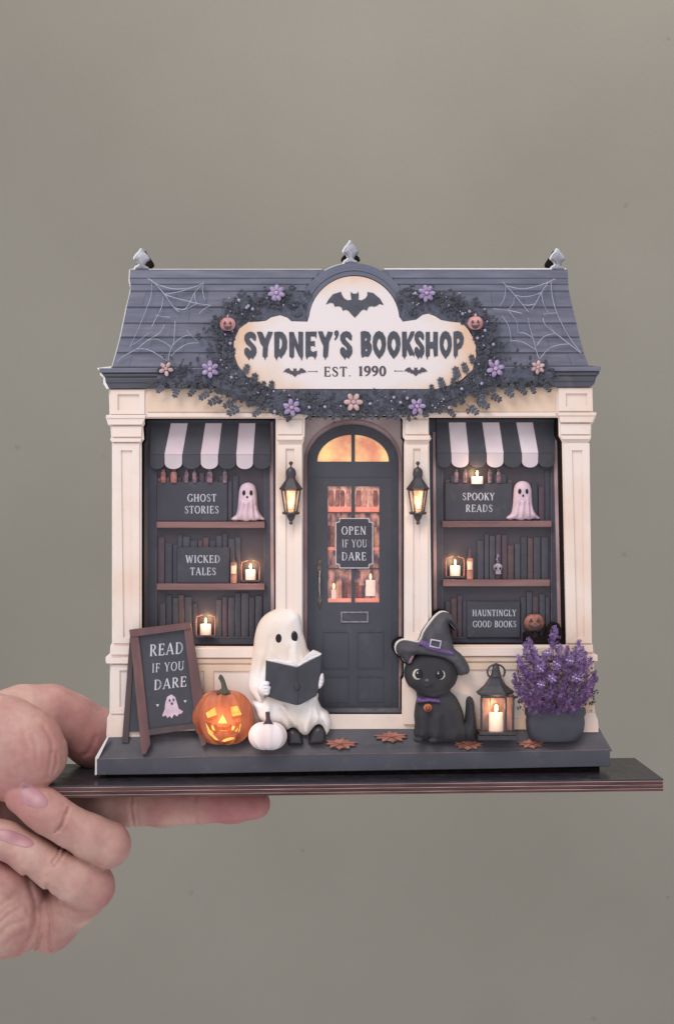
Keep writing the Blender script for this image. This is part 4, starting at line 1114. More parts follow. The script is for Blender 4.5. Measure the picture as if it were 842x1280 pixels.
cobweb([(c6((200, 62), (225, 90), (275, 145), (330, 212), (370, 262)), .45), (c6((225, 88), (290, 105), (350, 108), (430, 90), (500, 65), (545, 42)), .45), (c6((275, 148), (330, 160), (390, 155), (455, 133)), .45),
        (c6((330, 212), (370, 217), (415, 207)), .45), (c6((500, 65), (455, 133), (415, 207), (390, 245)), .38), (c6((518, 65), (525, 150), (550, 250), (600, 360), (640, 430), (715, 532)), .42),
        (c6((455, 133), (470, 210), (500, 268)), .36), (c6((468, 275), (510, 270), (555, 268)), .36), (c6((465, 300), (480, 345), (545, 400), (635, 468), (715, 532)), .42), (c6((220, 90), (212, 165), (180, 222)), .34),
        (c6((135, 240), (235, 250), (325, 270)), .46), (c6((275, 165), (270, 205), (235, 250)), .34), (c6((195, 285), (235, 345), (250, 400), (255, 450)), .34), (c6((235, 250), (290, 320), (300, 398)), .34),
        (c6((255, 450), (320, 455), (370, 480), (420, 510)), .42), (c6((300, 398), (350, 402), (400, 435)), .4), (c6((400, 435), (420, 510), (440, 575)), .42), (c6((425, 480), (470, 425), (545, 402)), .38),
        (c6((445, 570), (500, 505), (570, 478), (640, 472)), .42), (c6((370, 300), (375, 350), (400, 435)), .28), (c6((510, 350), (545, 402)), .28)],
       'pale cobweb stretched over the right end of the slate roof')

def flame_light(cx, py, y, w, par, r=.0015):
    l = bpy.data.lights.new('flame_light', 'POINT'); l.energy = w; l.color = (1.0, .62, .32); l.shadow_soft_size = r
    o = bpy.data.objects.new('flame_light', l); COL.objects.link(o); o.parent = par; o.location = W(cx, py, y) - WLOC[par.name]

# ================================================================== wall lanterns
def wall_lantern(cx, lab):
    t_ = thing('wall_lantern', W(cx, 656, -3.5), lab, 'wall lantern', 'wall lanterns beside the door')
    y = -3.6
    q = MB(y); q.ball(cx, 579, y, 2.6, 2.6, .8, nu=10, nv=8); q.tube([(cx, 581, y), (cx, 586, y)], [.9, 1.2], n=8); q.build('finial', iron, t_, smooth=True)
    q = MB(y); q.lathe(cx, [(584, 2), (585.5, 4), (588, 5.8), (591, 6.4), (594, 6.3), (596, 5.4)], y, n=14, flat=.8); q.build('dome', iron, t_, smooth=True)
    q = MB(y); q.lathe(cx, [(595.5, 4.8), (599, 6), (603, 9), (608, 12.5), (610.5, 14.5), (612, 14), (613.5, 11.5)], y, n=6, flat=.8)
    q.build('roof', iron, t_)
    q = MB(y); q.lathe(cx, [(613, 10.6), (640, 6.6)], y, n=6, flat=.62); q.build('lamp_glass', lampglow, t_)
    q = MB(y); q.ball(cx, 631, y - 1.9, 2.8, 5.4, 0.9, fn=lambda th, ph: 1 - .35 * max(0, math.cos(ph))); q.build('flame', flame_m, t_, smooth=True)
    flame_light(cx, 628, y - 5.5, 0.003, t_)
    for dx0, dx1, yd in ((-11.4, -7.2, .2), (-7.2, -4.2, -2.6), (7.2, 4.2, -2.6), (11.4, 7.2, .2)):
        q = MB(y); q.tube([(cx + dx0, 613, y + yd), (cx + dx1, 640.5, y + yd * .7)], 1.15, n=6); q.build('glazing_bar', iron, t_)
    q = MB(y); q.lathe(cx, [(639.5, 8.8), (641, 9.6), (643, 8.6), (644, 5.6), (648, 4.2), (650.5, 2.6), (651.5, 2.2)], y, n=12, flat=.8); q.build('base', iron, t_)
    q = MB(y); q.ball(cx, 653.5, y, 2.3, 2.5, .7); q.build('drop', iron, t_, smooth=True)
    for e in (-1, 1):
        q = MB(y); q.ball(cx + e * 9.6, 641.2, y, 1.3, 1.8, .5, nu=8, nv=6); q.build('corner_knob', iron, t_)
    q = MB(-1); q.box(cx - 3, 588, cx + 3, 600, y + .5, -.7); q.build('wall_bracket', iron, t_)
wall_lantern(363.5, 'black wall lantern with glowing flame on the pilaster left of the door')
wall_lantern(522, 'black wall lantern with glowing flame on the pilaster right of the door')

# ================================================================== shop window contents
def books(x0, x1, yb, hmin, hmax, lab, grp, skip=(), yr=7.4, warm=()):
    yr = 8.55
    x = x0
    ORD = ['first', 'second', 'third', 'fourth', 'fifth', 'sixth', 'seventh', 'eighth', 'ninth', 'tenth', 'eleventh', 'twelfth', 'thirteenth', 'fourteenth', 'fifteenth']
    cnt_ = 0
    r = random.Random(int(x0 * 7 + yb))
    while x < x1 - 4:
        w = r.uniform(5.5, 9.5)
        h = r.uniform(hmin, hmax)
        if not any(a < x + w / 2 < b_ for a, b_ in skip):
            m_ = bookwarm if any(abs(x + w / 2 - q) < 6 for q in warm) else r.choice(bookcols)
            cn_ = 'warm lit' if m_ is bookwarm else m_.name.replace('book_spine_', '')
            t_ = thing('book', W(x + w / 2, yb, yr), '%s from left, %s spine, %s' % (ORD[cnt_], cn_, grp.replace('of the', 'in the')), 'book', grp)
            cnt_ += 1
            q = MB(yr)
            n = 5
            front = [(x + w * (0.5 - 0.48 * math.cos(math.pi * i / n)), -0.22 * math.sin(math.pi * i / n)) for i in range(n + 1)]
            pts = [(fx, yb - h, yr + fy) for fx, fy in front] + [(fx, yb, yr + fy) for fx, fy in front] + [(x + .2, yb - h, 9.3), (x + w - .2, yb - h, 9.3), (x + .2, yb, 9.3), (x + w - .2, yb, 9.3)]
            F = [(i, i + 1, n + 2 + i, n + 1 + i) for i in range(n)] + [tuple(range(n + 1)) + (2 * n + 3, 2 * n + 2)]
            F += [(0, n + 1, 2 * n + 4, 2 * n + 2), (n, 2 * n + 1, 2 * n + 5, 2 * n + 3)]
            q.add(pts, F); q.build('cover', m_, t_)
            q = MB(yr)
            for f in (0.14, 0.2, 0.82):
                q.box(x + w * .14, yb - h * (1 - f), x + w * .86, yb - h * (1 - f) + 0.8, yr - .27, yr - .1)
            q.build('spine_band', r.choice([bookcols[4], bookcols[2]]), t_)
        x += w + r.uniform(0.2, 1.2)
def plaque(x0, y0, x1, y1, lines, lab, yr=7.5):
    yr = 7.5
    t_ = thing('shelf_sign', W((x0 + x1) / 2, y1, yr), lab, 'sign', 'lettered black boards on the shop shelves')
    o = solo('sign_board', [[(x0, y0), (x1, y0), (x1, y1), (x0, y1)]], yr, yr + .9, [slate_dark], t_, yref=yr); bevel(o, 0.2)
    q = MB(yr)
    for s_, a, b_, yl, cap in lines:
        text(q, s_, a, b_, yl, cap, yr, d=.06, weight=.95)
    q.build('lettering', white_ink, t_)
def candle(cx, yb, h, w, lab, yr=6.6, glass=True, fl=9):
    t_ = thing('candle', W(cx, yb, yr), lab, 'candle', 'lit candles in the shop windows')
    q = MB(yr); q.lathe(cx, [(yb - h, w * .40), (yb - h + .2, w * .46), (yb - h + 1, w * .5), (yb - .5, w * .5), (yb, w * .46)], yr, n=16, flat=.35)
    q.build('wax', candle_m, t_, smooth=True)
    q = MB(yr); q.tube([(cx, yb - h, yr - .1), (cx, yb - h - 2.4, yr - .1)], .35, n=5); q.build('wick', book_black, t_)
    q = MB(yr)
    q.ball(cx, yb - h - fl * .5, yr - .1, 1.8, fl * .55, .45, nu=10, nv=8, fn=lambda th, ph: 1 - .35 * max(0, math.cos(ph)) ); q.build('flame', flame_m, t_, smooth=True)
    flame_light(cx, yb - h - fl * .5, yr - 2.6, .0026, t_)
    if glass:
        for e in (-1, 1):
            q = MB(yr); q.tube([(cx + e * (w * .5 + 4.5), yb + .5, yr), (cx + e * (w * .5 + 5), yb - h - 4, yr), (cx + e * (w * .5 + 4), yb - h - 9, yr), (cx + e * 3, yb - h - 11.5, yr)], [.9, .6, .6, .5], n=6)
            q.build('jar_edge', amber, t_, smooth=True)
        q = MB(yr); q.box(cx - w * .5 - 5, yb, cx + w * .5 + 5, yb + 2, yr - .4, yr + .6); q.build('jar_foot', wood_dark, t_)
# left window
g = 'books on the top shelf of the left window'
books(197, 296, 651, 48, 62, 'book with only its top showing behind the sign board in the left window', g, yr=7.8, warm=(204, 217))
books(197, 222, 729, 46, 60, 'dark book standing left of the middle sign board in the left window', 'books on the middle shelf of the left window')
books(222, 300, 729, 52, 62, 'dark book behind the middle sign board in the left window', 'books behind the middle sign board of the left window', yr=8.0)
books(199, 248, 797, 42, 54, 'dark book left of the candle on the lowest shelf of the left window', 'books left of the lowest candle of the left window')
books(270, 328, 797, 42, 56, 'dark plum book right of the candle on the lowest shelf of the left window', 'books right of the lowest candle of the left window')
plaque(195.5, 602, 284, 651.5, [('GHOST', 234, 270.5, 627, 9.4), ('STORIES', 230.5, 273.5, 641.8, 9.4)], 'black shelf sign lettered ghost stories, top shelf of the left window')
plaque(221, 684, 287, 729, [('WICKED', 232, 275, 703.6, 9.4), ('TALES', 237.5, 270, 719, 9.4)], 'black shelf sign lettered wicked tales, middle shelf of the left window')
candle(313, 725, 13, 13, 'lit candle in a glass jar on the middle shelf of the left window')
candle(257, 794, 14, 14, 'lit candle in a glass jar on the lowest shelf of the left window')
# right window
books(556, 590, 651, 44, 60, 'book behind the sign board left of the small candle in the right window', 'books left of the top candle of the right window', yr=7.8)
books(603, 640, 651, 50, 62, 'book behind the sign board right of the small candle in the right window', 'books right of the top candle of the right window', yr=7.8)
books(664, 686, 651, 40, 66, 'tall dark book right of the ghost on the top shelf of the right window', 'books right of the ghost of the right window', yr=8.2)
books(596, 686, 724, 42, 58, 'tall dark book beside the tiny skull on the middle shelf of the right window', 'books on the middle shelf of the right window', yr=7.8)
books(556, 584, 797, 44, 54, 'dark book left of the lowest sign board in the right window', 'books left of the lowest sign of the right window')
books(650, 686, 797, 50, 58, 'dark book standing behind the small pumpkin in the right window', 'books behind the small pumpkin of the right window', yr=8.2)
plaque(556, 604, 640, 650.5, [('SPOOKY', 577.5, 618, 625.3, 9.2), ('READS', 581.5, 615.5, 640, 9.2)], 'black shelf sign lettered spooky reads, top shelf of the right window')
plaque(583, 752, 650, 797, [('HAUNTINGLY', 590, 645, 770.3, 8), ('GOOD BOOKS', 590.5, 645, 784.2, 8)], 'black shelf sign lettered hauntingly good books, low in the right window', yr=6.6)
candle(596, 605, 9.5, 15, 'short wide pinkish candle burning above the top sign board of the right window', glass=False)
candle(568.5, 720, 13, 13, 'lit candle in a glass jar on the middle shelf of the right window')
for x, yb, lab in ((292, 729, 'slim amber bottle beside the candle on the middle shelf of the left window'), (587, 724, 'slim amber bottle beside the candle on the middle shelf of the right window')):
    t_ = thing('bottle', W(x, yb, 7), lab, 'bottle', 'amber bottles beside the candles')
    q = MB(7); q.lathe(x, [(yb - 26, 3.4), (yb - 24, 4), (yb - 1, 4), (yb, 3.4)], 7, n=12, flat=.4); q.build('bottle_body', amber, t_, smooth=True)
    q = MB(7); q.lathe(x, [(yb - 38, 1.3), (yb - 30, 1.4), (yb - 26, 3.2)], 7, n=10, flat=.4); q.build('bottle_neck', wood_dark, t_, smooth=True)
    q = MB(7); q.lathe(x, [(yb - 22, 3.0), (yb - 12, 3.0)], 6.5, n=10, flat=.4); q.build('lit_label', lampglow, t_, smooth=True)  # emission stands in for candlelight on the bottle
# jars peeping above the top signs
jn_ = 0
for x, w, wr in ((204, 6, 1), (217, 8, 1), (233, 5, 0), (243, 5, 0), (262, 7, 0), (281, 5, 0), (570, 5, 0), (581, 5, 0), (612, 5, 0), (623, 5, 0)):
    t_ = thing('glass_jar', W(x, 604, 7), '%s from left of the small jars above the top sign board in the %s window' % (['first', 'second', 'third', 'fourth', 'fifth', 'sixth', 'first', 'second', 'third', 'fourth'][jn_], 'left' if x < 400 else 'right'), 'jar', 'jars above the top sign board of the %s window' % ('left' if x < 400 else 'right'))
    jn_ += 1
    q = MB(7); q.lathe(x, [(590, w * .38), (592, w * .5), (602, w * .5), (603.5, w * .4)], 7.2, n=10, flat=.3); q.build('jar_body', bookwarm if wr else mat('dim_jar', srgb(150, 116, 128), srgb(92, 74, 88), scale=600), t_, smooth=True)
    q = MB(7); q.lathe(x, [(586.5, w * .34), (590, w * .36)], 7.2, n=10, flat=.3); q.build('jar_lid', wood_red if wr else bookcols[4], t_)

# small draped ghosts
def small_ghost(cx, yt, yb, lab):
    t_ = thing('ghost_figurine', W(cx, yb, 6), lab, 'ghost figurine', 'small ghosts in the shop windows')
    h = yb - yt
    o_ = [(0, 0), (5.5, .03), (9, .10), (11, .22), (11.6, .42), (12.2, .62), (14, .76), (18, .88), (21.5, .95), (19, .985), (14, .965), (9, 1.0), (3, .985), (-1, 1.02), (-6, 1.0), (-11, .98), (-16, 1.0), (-21, .96), (-19, .90), (-15, .83), (-13, .68), (-11.8, .42), (-11, .22), (-9, .10), (-5.5, .03)]
    out = smooth_loop([(cx + x, yt + h * y) for x, y in o_], 3)
    rd = [([(cx - 7, yt + h * .5), (cx - 11, yb - 3)], .5, 1.6), ([(cx - 1, yt + h * .55), (cx - 3, yb - 2)], .5, 1.6), ([(cx + 5, yt + h * .45), (cx + 6, yb - 2)], .6, 1.7), ([(cx + 9, yt + h * .5), (cx + 14, yb - 4)], .5, 1.6),
          ([(cx - 4, yt + h * .6), (cx - 7, yb - 1)], -.5, 1.3), ([(cx + 2, yt + h * .55), (cx + 1.5, yb - 1)], -.5, 1.3), ([(cx + 8, yt + h * .6), (cx + 10, yb - 1)], -.45, 1.3)]
    b_ = puff('draped_cloth', out, 7.6, 2.6, 12, [ghost_pink], t_, res=1.2, ridges=rd, yback=8.8, yref=6)
    for ex in (-4.6, 4.0):
        q = MB(5.2); q.ball(cx + ex, yt + h * .27, 5.35, 2.2, 3.5, .5); q.build('eye', eye_black, t_, smooth=True)
    q = MB(5.2); q.ball(cx - .6, yt + h * .38, 5.2, 1.4, 1.9, .45); q.build('mouth', eye_black, t_, smooth=True)
small_ghost(309.5, 603, 651.5, 'small pink-white draped ghost on the top shelf of the left window')
small_ghost(654, 601, 650, 'small pink-white draped ghost on the top shelf of the right window')
# tiny skull and pumpkin
t_ = thing('skull', W(622, 718, 6.8), 'tiny pale skull with a sprig above it on the middle shelf, right window', 'skull')
q = MB(6.8); q.ball(622, 709.5, 6.8, 6, 5.2, 1.2); q.box(619, 712.5, 625.5, 717.5, 6.1, 7.2); q.build('cranium', mat('bone', srgb(190, 178, 184), srgb(128, 116, 124), scale=700), t_, smooth=True)
for e in (-2.4, 2.6):
    q = MB(5.8); q.ball(622 + e, 710.5, 5.85, 1.4, 1.6, .3); q.build('eye_socket', eye_black, t_)
q = MB(6.8); q.tube([(622, 704, 6.6), (621, 697, 6.6), (622, 692, 6.6)], .4); q.ball(620.4, 699, 6.6, 1, 1, .3, nu=6, nv=4); q.ball(622.8, 695, 6.6, 1, 1, .3, nu=6, nv=4); q.build('sprig', berry, t_)
t_ = thing('small_pumpkin', W(668.5, 790, 6), 'small dull orange grinning pumpkin at the lower right of the right window', 'pumpkin')
q = MB(6); q.ball(668.5, 779, 7, 13, 12, 2.0, nu=48, nv=14, fn=lambda th, ph: 1 - .07 * abs(math.sin(5 * th)) - .08 * math.cos(ph) ** 6); q.build('pumpkin_body', mat('dull_pumpkin', srgb(178, 118, 100), srgb(138, 90, 82), scale=300), t_, smooth=True)
q = MB(4.6)
for e in (-4.6, 4.2): q.plate([(668.5 + e - 2.6, 777.5), (668.5 + e, 773), (668.5 + e + 2.6, 777.5)], 4.85, 6)
q.plate([(668.5 - .9, 780.5), (668.5, 778.8), (668.5 + .9, 780.5)], 4.85, 6)
q.plate([(660.5, 780), (663, 782.8), (665.5, 781.8), (667, 783.6), (670, 783.6), (671.5, 781.8), (674, 782.8), (676.5, 780), (674, 785.4), (668.5, 787.5), (663, 785.4)], 4.9, 6.2)
q.build('carved_face', book_black, t_)
q = MB(6); q.tube([(668.5, 768.5, 7), (669.5, 764.5, 7)], [1.8, 1.2]); q.build('stalk', stem_d, t_)

# ================================================================== pumpkins
def rib_fn(n, amp, top=.12):
    return lambda th, ph: 1 - amp * abs(math.sin(n * th / 2)) ** 0.6 * 0 - amp * (1 - abs(math.cos(n * th * .5))) - top * abs(math.cos(ph)) ** 8
def pumpkin(cx, yt, yb, w, depth, yc, n, mm, par, amp):
    """separate swollen ribs round one core, each rib a lobe of its own"""
    h = yb - yt
    for k in range(n):
        u = -1 + 2 * (k + .5) / n            # -1 .. 1 across the front
        a = u * math.pi / 2
        x = cx + math.sin(a) * w * .30
        rw = w * (.235 - .045 * abs(u))
        q = MB(yc)
        dd = depth * (.62 + .38 * math.cos(a))
        q.ball(x, (yt + yb) / 2, yc, rw, h * (.5 - .022 * abs(u)), dd, nu=20, nv=16, fn=lambda th, ph: 1 - .06 * abs(math.cos(ph)) ** 6)
        q.build('pumpkin_rib', mm, par, smooth=True)
jack = thing('jack_o_lantern', W(280, 934, -5), 'glowing orange carved pumpkin standing between the sandwich board and the ghost', 'jack-o-lantern')
q = MB(-6)
PC = (280, 897.5)
q.ball(280, 897.5, -5.0, 38.5, 37.0, 4.6, nu=96, nv=28, fn=lambda th, ph: (1.03 - .085 * abs(math.sin(4.5 * (th + .35))) ** .7) * (1 - .10 * abs(math.cos(ph)) ** 10))
q.build('pumpkin_body', orange, jack, smooth=True)
def on_pumpkin(x, y, off):
    off = off + .15
    u, v = (x - 280) / 38.5, (y - 897.5) / 37.0
    return -5.0 - 4.6 * math.sqrt(max(0.02, 1 - u * u - v * v)) * .97 - off
def inlay(name, poly, par, mm, fz, off, back=1.2, yref=-8):
    q = MB(yref); q.plate([poly], 0, fz(0, 0) + back if False else -5.5, yfun=lambda x, y: fz(x, y, off)); return q.build(name, mm, par)
k4 = lambda *p: [(150 + x / 4.21, 760 + y / 4.21) for x, y in p]
for poly in (k4((452, 552), (500, 520), (510, 560), (462, 578)), k4((582, 520), (618, 514), (640, 560), (592, 568)), k4((540, 556), (566, 604), (516, 604)),
             k4((450, 600), (470, 618), (488, 616), (505, 645), (522, 632), (560, 636), (580, 645), (592, 618), (612, 622), (640, 600), (628, 650), (600, 690), (550, 706), (500, 694), (465, 660))):
    inlay('carved_opening', poly, jack, glow, on_pumpkin, .12)
for poly in (k4((462, 580), (510, 562), (512, 572), (468, 592)), k4((588, 570), (640, 562), (642, 574), (592, 584)), k4((450, 600), (478, 604), (486, 640), (500, 646), (498, 610), (520, 624), (560, 628), (585, 612), (588, 642), (600, 640), (610, 602), (640, 600), (612, 640), (590, 656), (562, 640), (528, 640), (505, 660), (474, 640))):
    inlay('cut_flesh', poly, jack, orange_d, on_pumpkin, .2)
flame_light(279, 905, -15.5, .0038, jack, .004)  # lamp added in front of the face to imitate the glowing skin
q = MB(-6)
q.tube(smooth_line([(281, 866, -6.4), (280.5, 860, -6.6), (279, 853, -6.8), (276.5, 847, -7.2), (274.5, 845.5, -7.4)], 3), [5.5, 5, 4.4, 3.6, 3.3, 3.1, 3, 3, 3, 3, 3.1, 3.2, 3][:13], n=9)
for e in (-9, -4, 3, 8):
    q.tube([(280 + e * .3, 862, -7), (280 + e, 867.5, -7.2)], [2.4, 1.0], n=6)
q.build('stem', stem_m, jack, smooth=True)
wp = thing('white_pumpkin', W(335, 939, -6), 'small white pumpkin in front of the orange pumpkin and the ghost', 'pumpkin')
q = MB(-8)
q.ball(334.5, 920, -8.2, 24.2, 19.6, 3.6, nu=88, nv=22, fn=lambda th, ph: (1.02 - .075 * abs(math.sin(4 * th + .4)) ** .7) * (1 - .12 * abs(math.cos(ph)) ** 10))
q.build('pumpkin_body', whitepump, wp, smooth=True)
q = MB(-8); q.tube([(335.5, 904, -9), (335, 897, -9.4), (334.5, 889.5, -9.6)], [4.2, 2.7, 2.9], n=9)
for e in (-5.5, -2, 3, 6): q.tube([(335 + e * .3, 900, -9.6), (335 + e, 904.5, -9.8)], [1.5, .7], n=5)
q.build('stem', stem_d, wp, smooth=True)

# ================================================================== sandwich board
sb = thing('sandwich_board', W(205, 942, -4), 'folding wooden blackboard leaning on the porch with white chalk words and a ghost', 'sandwich board')
rail = lambda name, poly, y0, y1, mm, par=sb: bevel(solo(name, [poly], y0, y1, [mm], par, yref=-4), .25, 2)
rail('back_leg', [(162, 790), (168, 792), (160, 930), (151.5, 930)], -2.6, -1.4, wood_dark)
rail('back_board', [(168, 800), (176, 830), (182, 916), (160, 916), (163, 860)], -2.2, -1.6, slate_dark)
rail('frame_stile', [(162.5, 788), (172.5, 788), (176, 812), (188.5, 930), (182.5, 942.5), (177.5, 942.5)], -5.6, -3.6, wood_red)
rail('frame_stile', [(230, 786), (238.5, 777.5), (252.5, 862), (258, 930), (252, 934), (245, 906)], -5.4, -3.6, wood_red)
rail('frame_rail', [(162, 787), (238, 777.5), (239.5, 785.5), (163.5, 796)], -5.9, -3.5, wood_red)
rail('frame_rail', [(184, 911.5), (249, 903), (250, 909.5), (185, 919)], -5.5, -3.6, wood_dark)
bb_ = solo('blackboard', [[(170, 792), (236, 784), (250, 907), (184, 915)]], -4.6, -3.8, [slate_dark], sb, yref=-4)
q = MB(-4.6)
text(q, 'READ', 186.5, 229, 820.6, 14.6, -4.6, d=.08, weight=.9, slope=-.085, lean=0.03)
text(q, 'IF YOU', 189.5, 230, 841, 11.2, -4.6, d=.08, weight=.75, slope=-.085, lean=0.03)
text(q, 'DARE', 192, 233, 863, 12.8, -4.6, d=.08, weight=.9, slope=-.12, lean=0.03)
q.build('chalk_lettering', white_ink, bb_)
gx = [(270, 455), (290, 470), (300, 500), (308, 530), (332, 545), (322, 558), (312, 556), (300, 572), (285, 560), (272, 582), (262, 568), (250, 580), (242, 566), (222, 572), (225, 558), (235, 535), (238, 500), (248, 468)]
gh = solo('chalk_ghost', [k4(*gx)], -4.75, -4.6, [mat('chalk_pink', srgb(214, 190, 202), srgb(196, 170, 184), scale=400)], bb_, yref=-4.6)
q = MB(-4.7)
for ex, ey, rx, ry in ((261, 487, 5, 8), (281, 484, 5, 8), (273, 504, 7, 7)):
    q.plate([(150 + (ex + rx * math.cos(a * .785)) / 4.21, 760 + (ey + ry * math.sin(a * .785)) / 4.21) for a in range(8)], -4.85, -4.7)
for ex, ey in ((198, 513), (343, 492)):
    pass
q.build('chalk_face', ink, bb_)
q = MB(-4.7)
for ex, ey in ((198, 513), (343, 492)):
    q.plate([(150 + (ex + a) / 4.21, 760 + (ey + b_) / 4.21) for a, b_ in ((-9, -4), (0, -6), (8, -5), (3, 2), (1, 9), (-4, 2))], -4.75, -4.6)
q.build('chalk_star', white_ink, bb_)

# ================================================================== ghost reading a book
gh = thing('reading_ghost', W(362, 930, -3), 'large white sheet ghost with black oval eyes sitting and reading before the door', 'ghost figure')
k6 = lambda *p: [(300 + x / 6.4, 750 + y / 6.4) for x, y in p]
skirt = k6((150, 800), (95, 830), (125, 900), (150, 960), (230, 1010), (320, 1010), (372, 1045), (405, 1030), (440, 1030), (470, 1060), (500, 1085), (540, 1085), (570, 1050), (605, 1010), (640, 1003), (665, 1030), (692, 1082), (720, 1030), (726, 960), (700, 905), (650, 870), (620, 800), (600, 740), (300, 740), (200, 770))
skr = [(k6((350, 850), (400, 930), (440, 1000)), .8, 2.2), (k6((330, 870), (370, 950), (400, 1010)), -.7, 2.0), (k6((560, 790), (560, 900), (530, 1050)), .7, 3.0), (k6((480, 850), (470, 950), (500, 1060)), -.6, 2.6), (k6((640, 900), (650, 950), (690, 1050)), -.7, 1.8), (k6((230, 850), (220, 950)), .7, 3.2), (k6((600, 850), (620, 950), (600, 1000)), .6, 2.2)]
puff('cloth_skirt', smooth_loop(skirt, 2), -2.4, 4.0, 14, [ghost_cream], gh, res=1.5, ridges=skr, yback=1.0, yref=-4)
bodyo = k6((300, 78), (220, 110), (165, 160), (132, 225), (115, 300), (104, 400), (86, 520), (68, 630), (66, 690), (80, 735), (130, 800), (170, 832), (200, 800), (215, 760), (400, 800), (600, 760), (620, 600), (565, 440), (540, 400), (520, 330), (500, 260), (488, 180), (470, 120), (430, 92), (380, 80))
brd = [(k6((240, 300), (225, 420), (180, 560)), -.35, 3.0), (k6((160, 430), (140, 560), (120, 680)), .55, 4.0), (k6((440, 340), (440, 420), (450, 510)), .7, 4.0), (k6((395, 380), (390, 470)), -.35, 2.5), (k6((490, 300), (510, 400), (520, 470)), -.3, 3.0), (k6((150, 730), (190, 790), (180, 825)), -.8, 1.2), (k6((260, 400), (300, 450), (380, 480)), .3, 3)]
body_o = puff('sheet_body', smooth_loop(bodyo, 3), -3.6, 5.2, 24, [ghost_cream], gh, res=1.5, ridges=brd, yback=0.5, yref=-4)
for ex, ey, rx, ry in ((348.1, 798, 4.9, 7.2), (367.6, 796.2, 4.5, 7.1)):
    q = MB(-8.6); q.ball(ex, ey, -8.35 if ex < 360 else -8.0, rx, ry, .75, nu=16, nv=12); q.build('eye', eye_black, gh, smooth=True)
for out in (k6((378, 1150), (376, 1080), (395, 1040), (430, 1030), (465, 1055), (490, 1090), (505, 1150), (470, 1165), (400, 1165)), k6((545, 1150), (560, 1080), (590, 1025), (630, 1005), (660, 1025), (682, 1075), (680, 1130), (655, 1155), (590, 1160))):
    puff('shoe', smooth_loop(out, 3), -2.8, 2.6, 7, [shoe_m], gh, res=1.2, yback=0.5, yref=-3)
# hands
def fist(out, fingers, y0):
    puff('hand', smooth_loop(out, 3), y0, 2.0, 5, [ghost_w], gh, res=1.0, ridges=fingers, yback=y0 + 1.5, yref=y0)
# the book
bk_ = thing('open_book', W(366, 880, -10), 'open black book held up in the hands of the reading ghost', 'book')
def cover(poly, ya, yb_):
    xs_ = [p[0] for p in poly]
    a0, a1 = min(xs_), max(xs_)
    q = MB(-9.5)
    q.plate([poly], 0, 0, yfun=None) if False else None
    q.plate([poly], 0, -7.0, yfun=lambda x, y: ya + (yb_ - ya) * (x - a0) / (a1 - a0))
    return bevel(q.build('book_cover', book_black, bk_), .25, 2)
cover(k6((206, 484), (445, 540), (452, 842), (330, 812), (198, 768)), -9.4, -10.4)
cover(k6((455, 540), (652, 438), (640, 600), (612, 768), (480, 838), (455, 842)), -10.4, -9.2)
q = MB(-10); q.tube([k6((450, 540))[0] + (-10.3,), k6((454, 840))[0] + (-10.3,)], 1.5, n=8); q.build('spine', book_black, bk_, smooth=True)
puff('page_block', k6((215, 478), (300, 470), (430, 500), (448, 533), (440, 545), (330, 520), (206, 490)), -8.9, .9, 3, [page_m], bk_, res=1.0, yback=-7.5, yref=-9.5)
puff('page_block', k6((448, 533), (480, 505), (520, 450), (560, 420), (585, 403), (620, 415), (652, 434), (640, 450), (560, 490), (470, 540)), -8.9, .9, 3, [page_m], bk_, res=1.0, yback=-7.5, yref=-9.5, ridges=[(k6((470, 520), (560, 455), (640, 432)), -.3, 1), (k6((480, 508), (560, 435), (600, 415)), -.25, .8)])
puff('cover_emblem', k6((452, 650), (475, 670), (482, 700), (465, 725), (452, 735), (440, 725), (428, 700), (432, 670)), -10.5, .5, 2, [mat('embossed', srgb(50, 50, 60), srgb(42, 42, 52), scale=500)], bk_, res=.8, yback=-9.8, yref=-10.5)
fist(k6((160, 660), (185, 650), (215, 650), (236, 662), (232, 685), (246, 700), (240, 722), (236, 750), (215, 765), (185, 755), (155, 735), (138, 705)), [(k6((200, 680), (234, 684)), -.6, .8), (k6((200, 708), (240, 712)), -.6, .8), (k6((198, 735), (236, 738)), -.5, .8), (k6((165, 670), (190, 690)), -.3, .8)], -9.6)
fist(k6((640, 600), (662, 590), (670, 620), (668, 660), (652, 695), (630, 712), (622, 680), (628, 640)), [(k6((630, 640), (668, 640)), -.5, .7), (k6((628, 668), (664, 668)), -.5, .7)], -8.6)

# ================================================================== black cat
ct = thing('black_cat', W(545, 930, -4), 'black kitten with pale round eyes sitting under a pointed witch hat beside the lantern', 'cat')
kc = lambda *p: [(480 + x / 4.953, 750 + y / 4.953) for x, y in p]
catout = kc((140, 400), (128, 440), (130, 485), (150, 530), (195, 566), (205, 600), (196, 650), (188, 720), (194, 790), (186, 830), (205, 862), (250, 872), (300, 885), (350, 893), (420, 890), (470, 882), (520, 880), (570, 870), (575, 800), (565, 700), (555, 625), (535, 605), (515, 625), (510, 690), (503, 760), (490, 700), (472, 650), (448, 605), (410, 565), (440, 525), (458, 470), (450, 400), (380, 340), (250, 320), (180, 350))
crd = [(kc((225, 700), (232, 780), (225, 850)), .9, 3.2), (kc((322, 720), (325, 800), (312, 855)), .9, 3.2), (kc((275, 700), (278, 860)), -.9, 2.6), (kc((360, 720), (368, 800), (360, 880)), -.6, 2.0), (kc((420, 680), (450, 780), (430, 850)), .9, 6.0),
       (kc((498, 720), (505, 860)), -1.0, 1.8), (kc((215, 590), (300, 615), (390, 585)), -1.2, 3.0), (kc((200, 862), (260, 860)), .5, 2.0), (kc((290, 872), (350, 875)), .5, 2.0)]
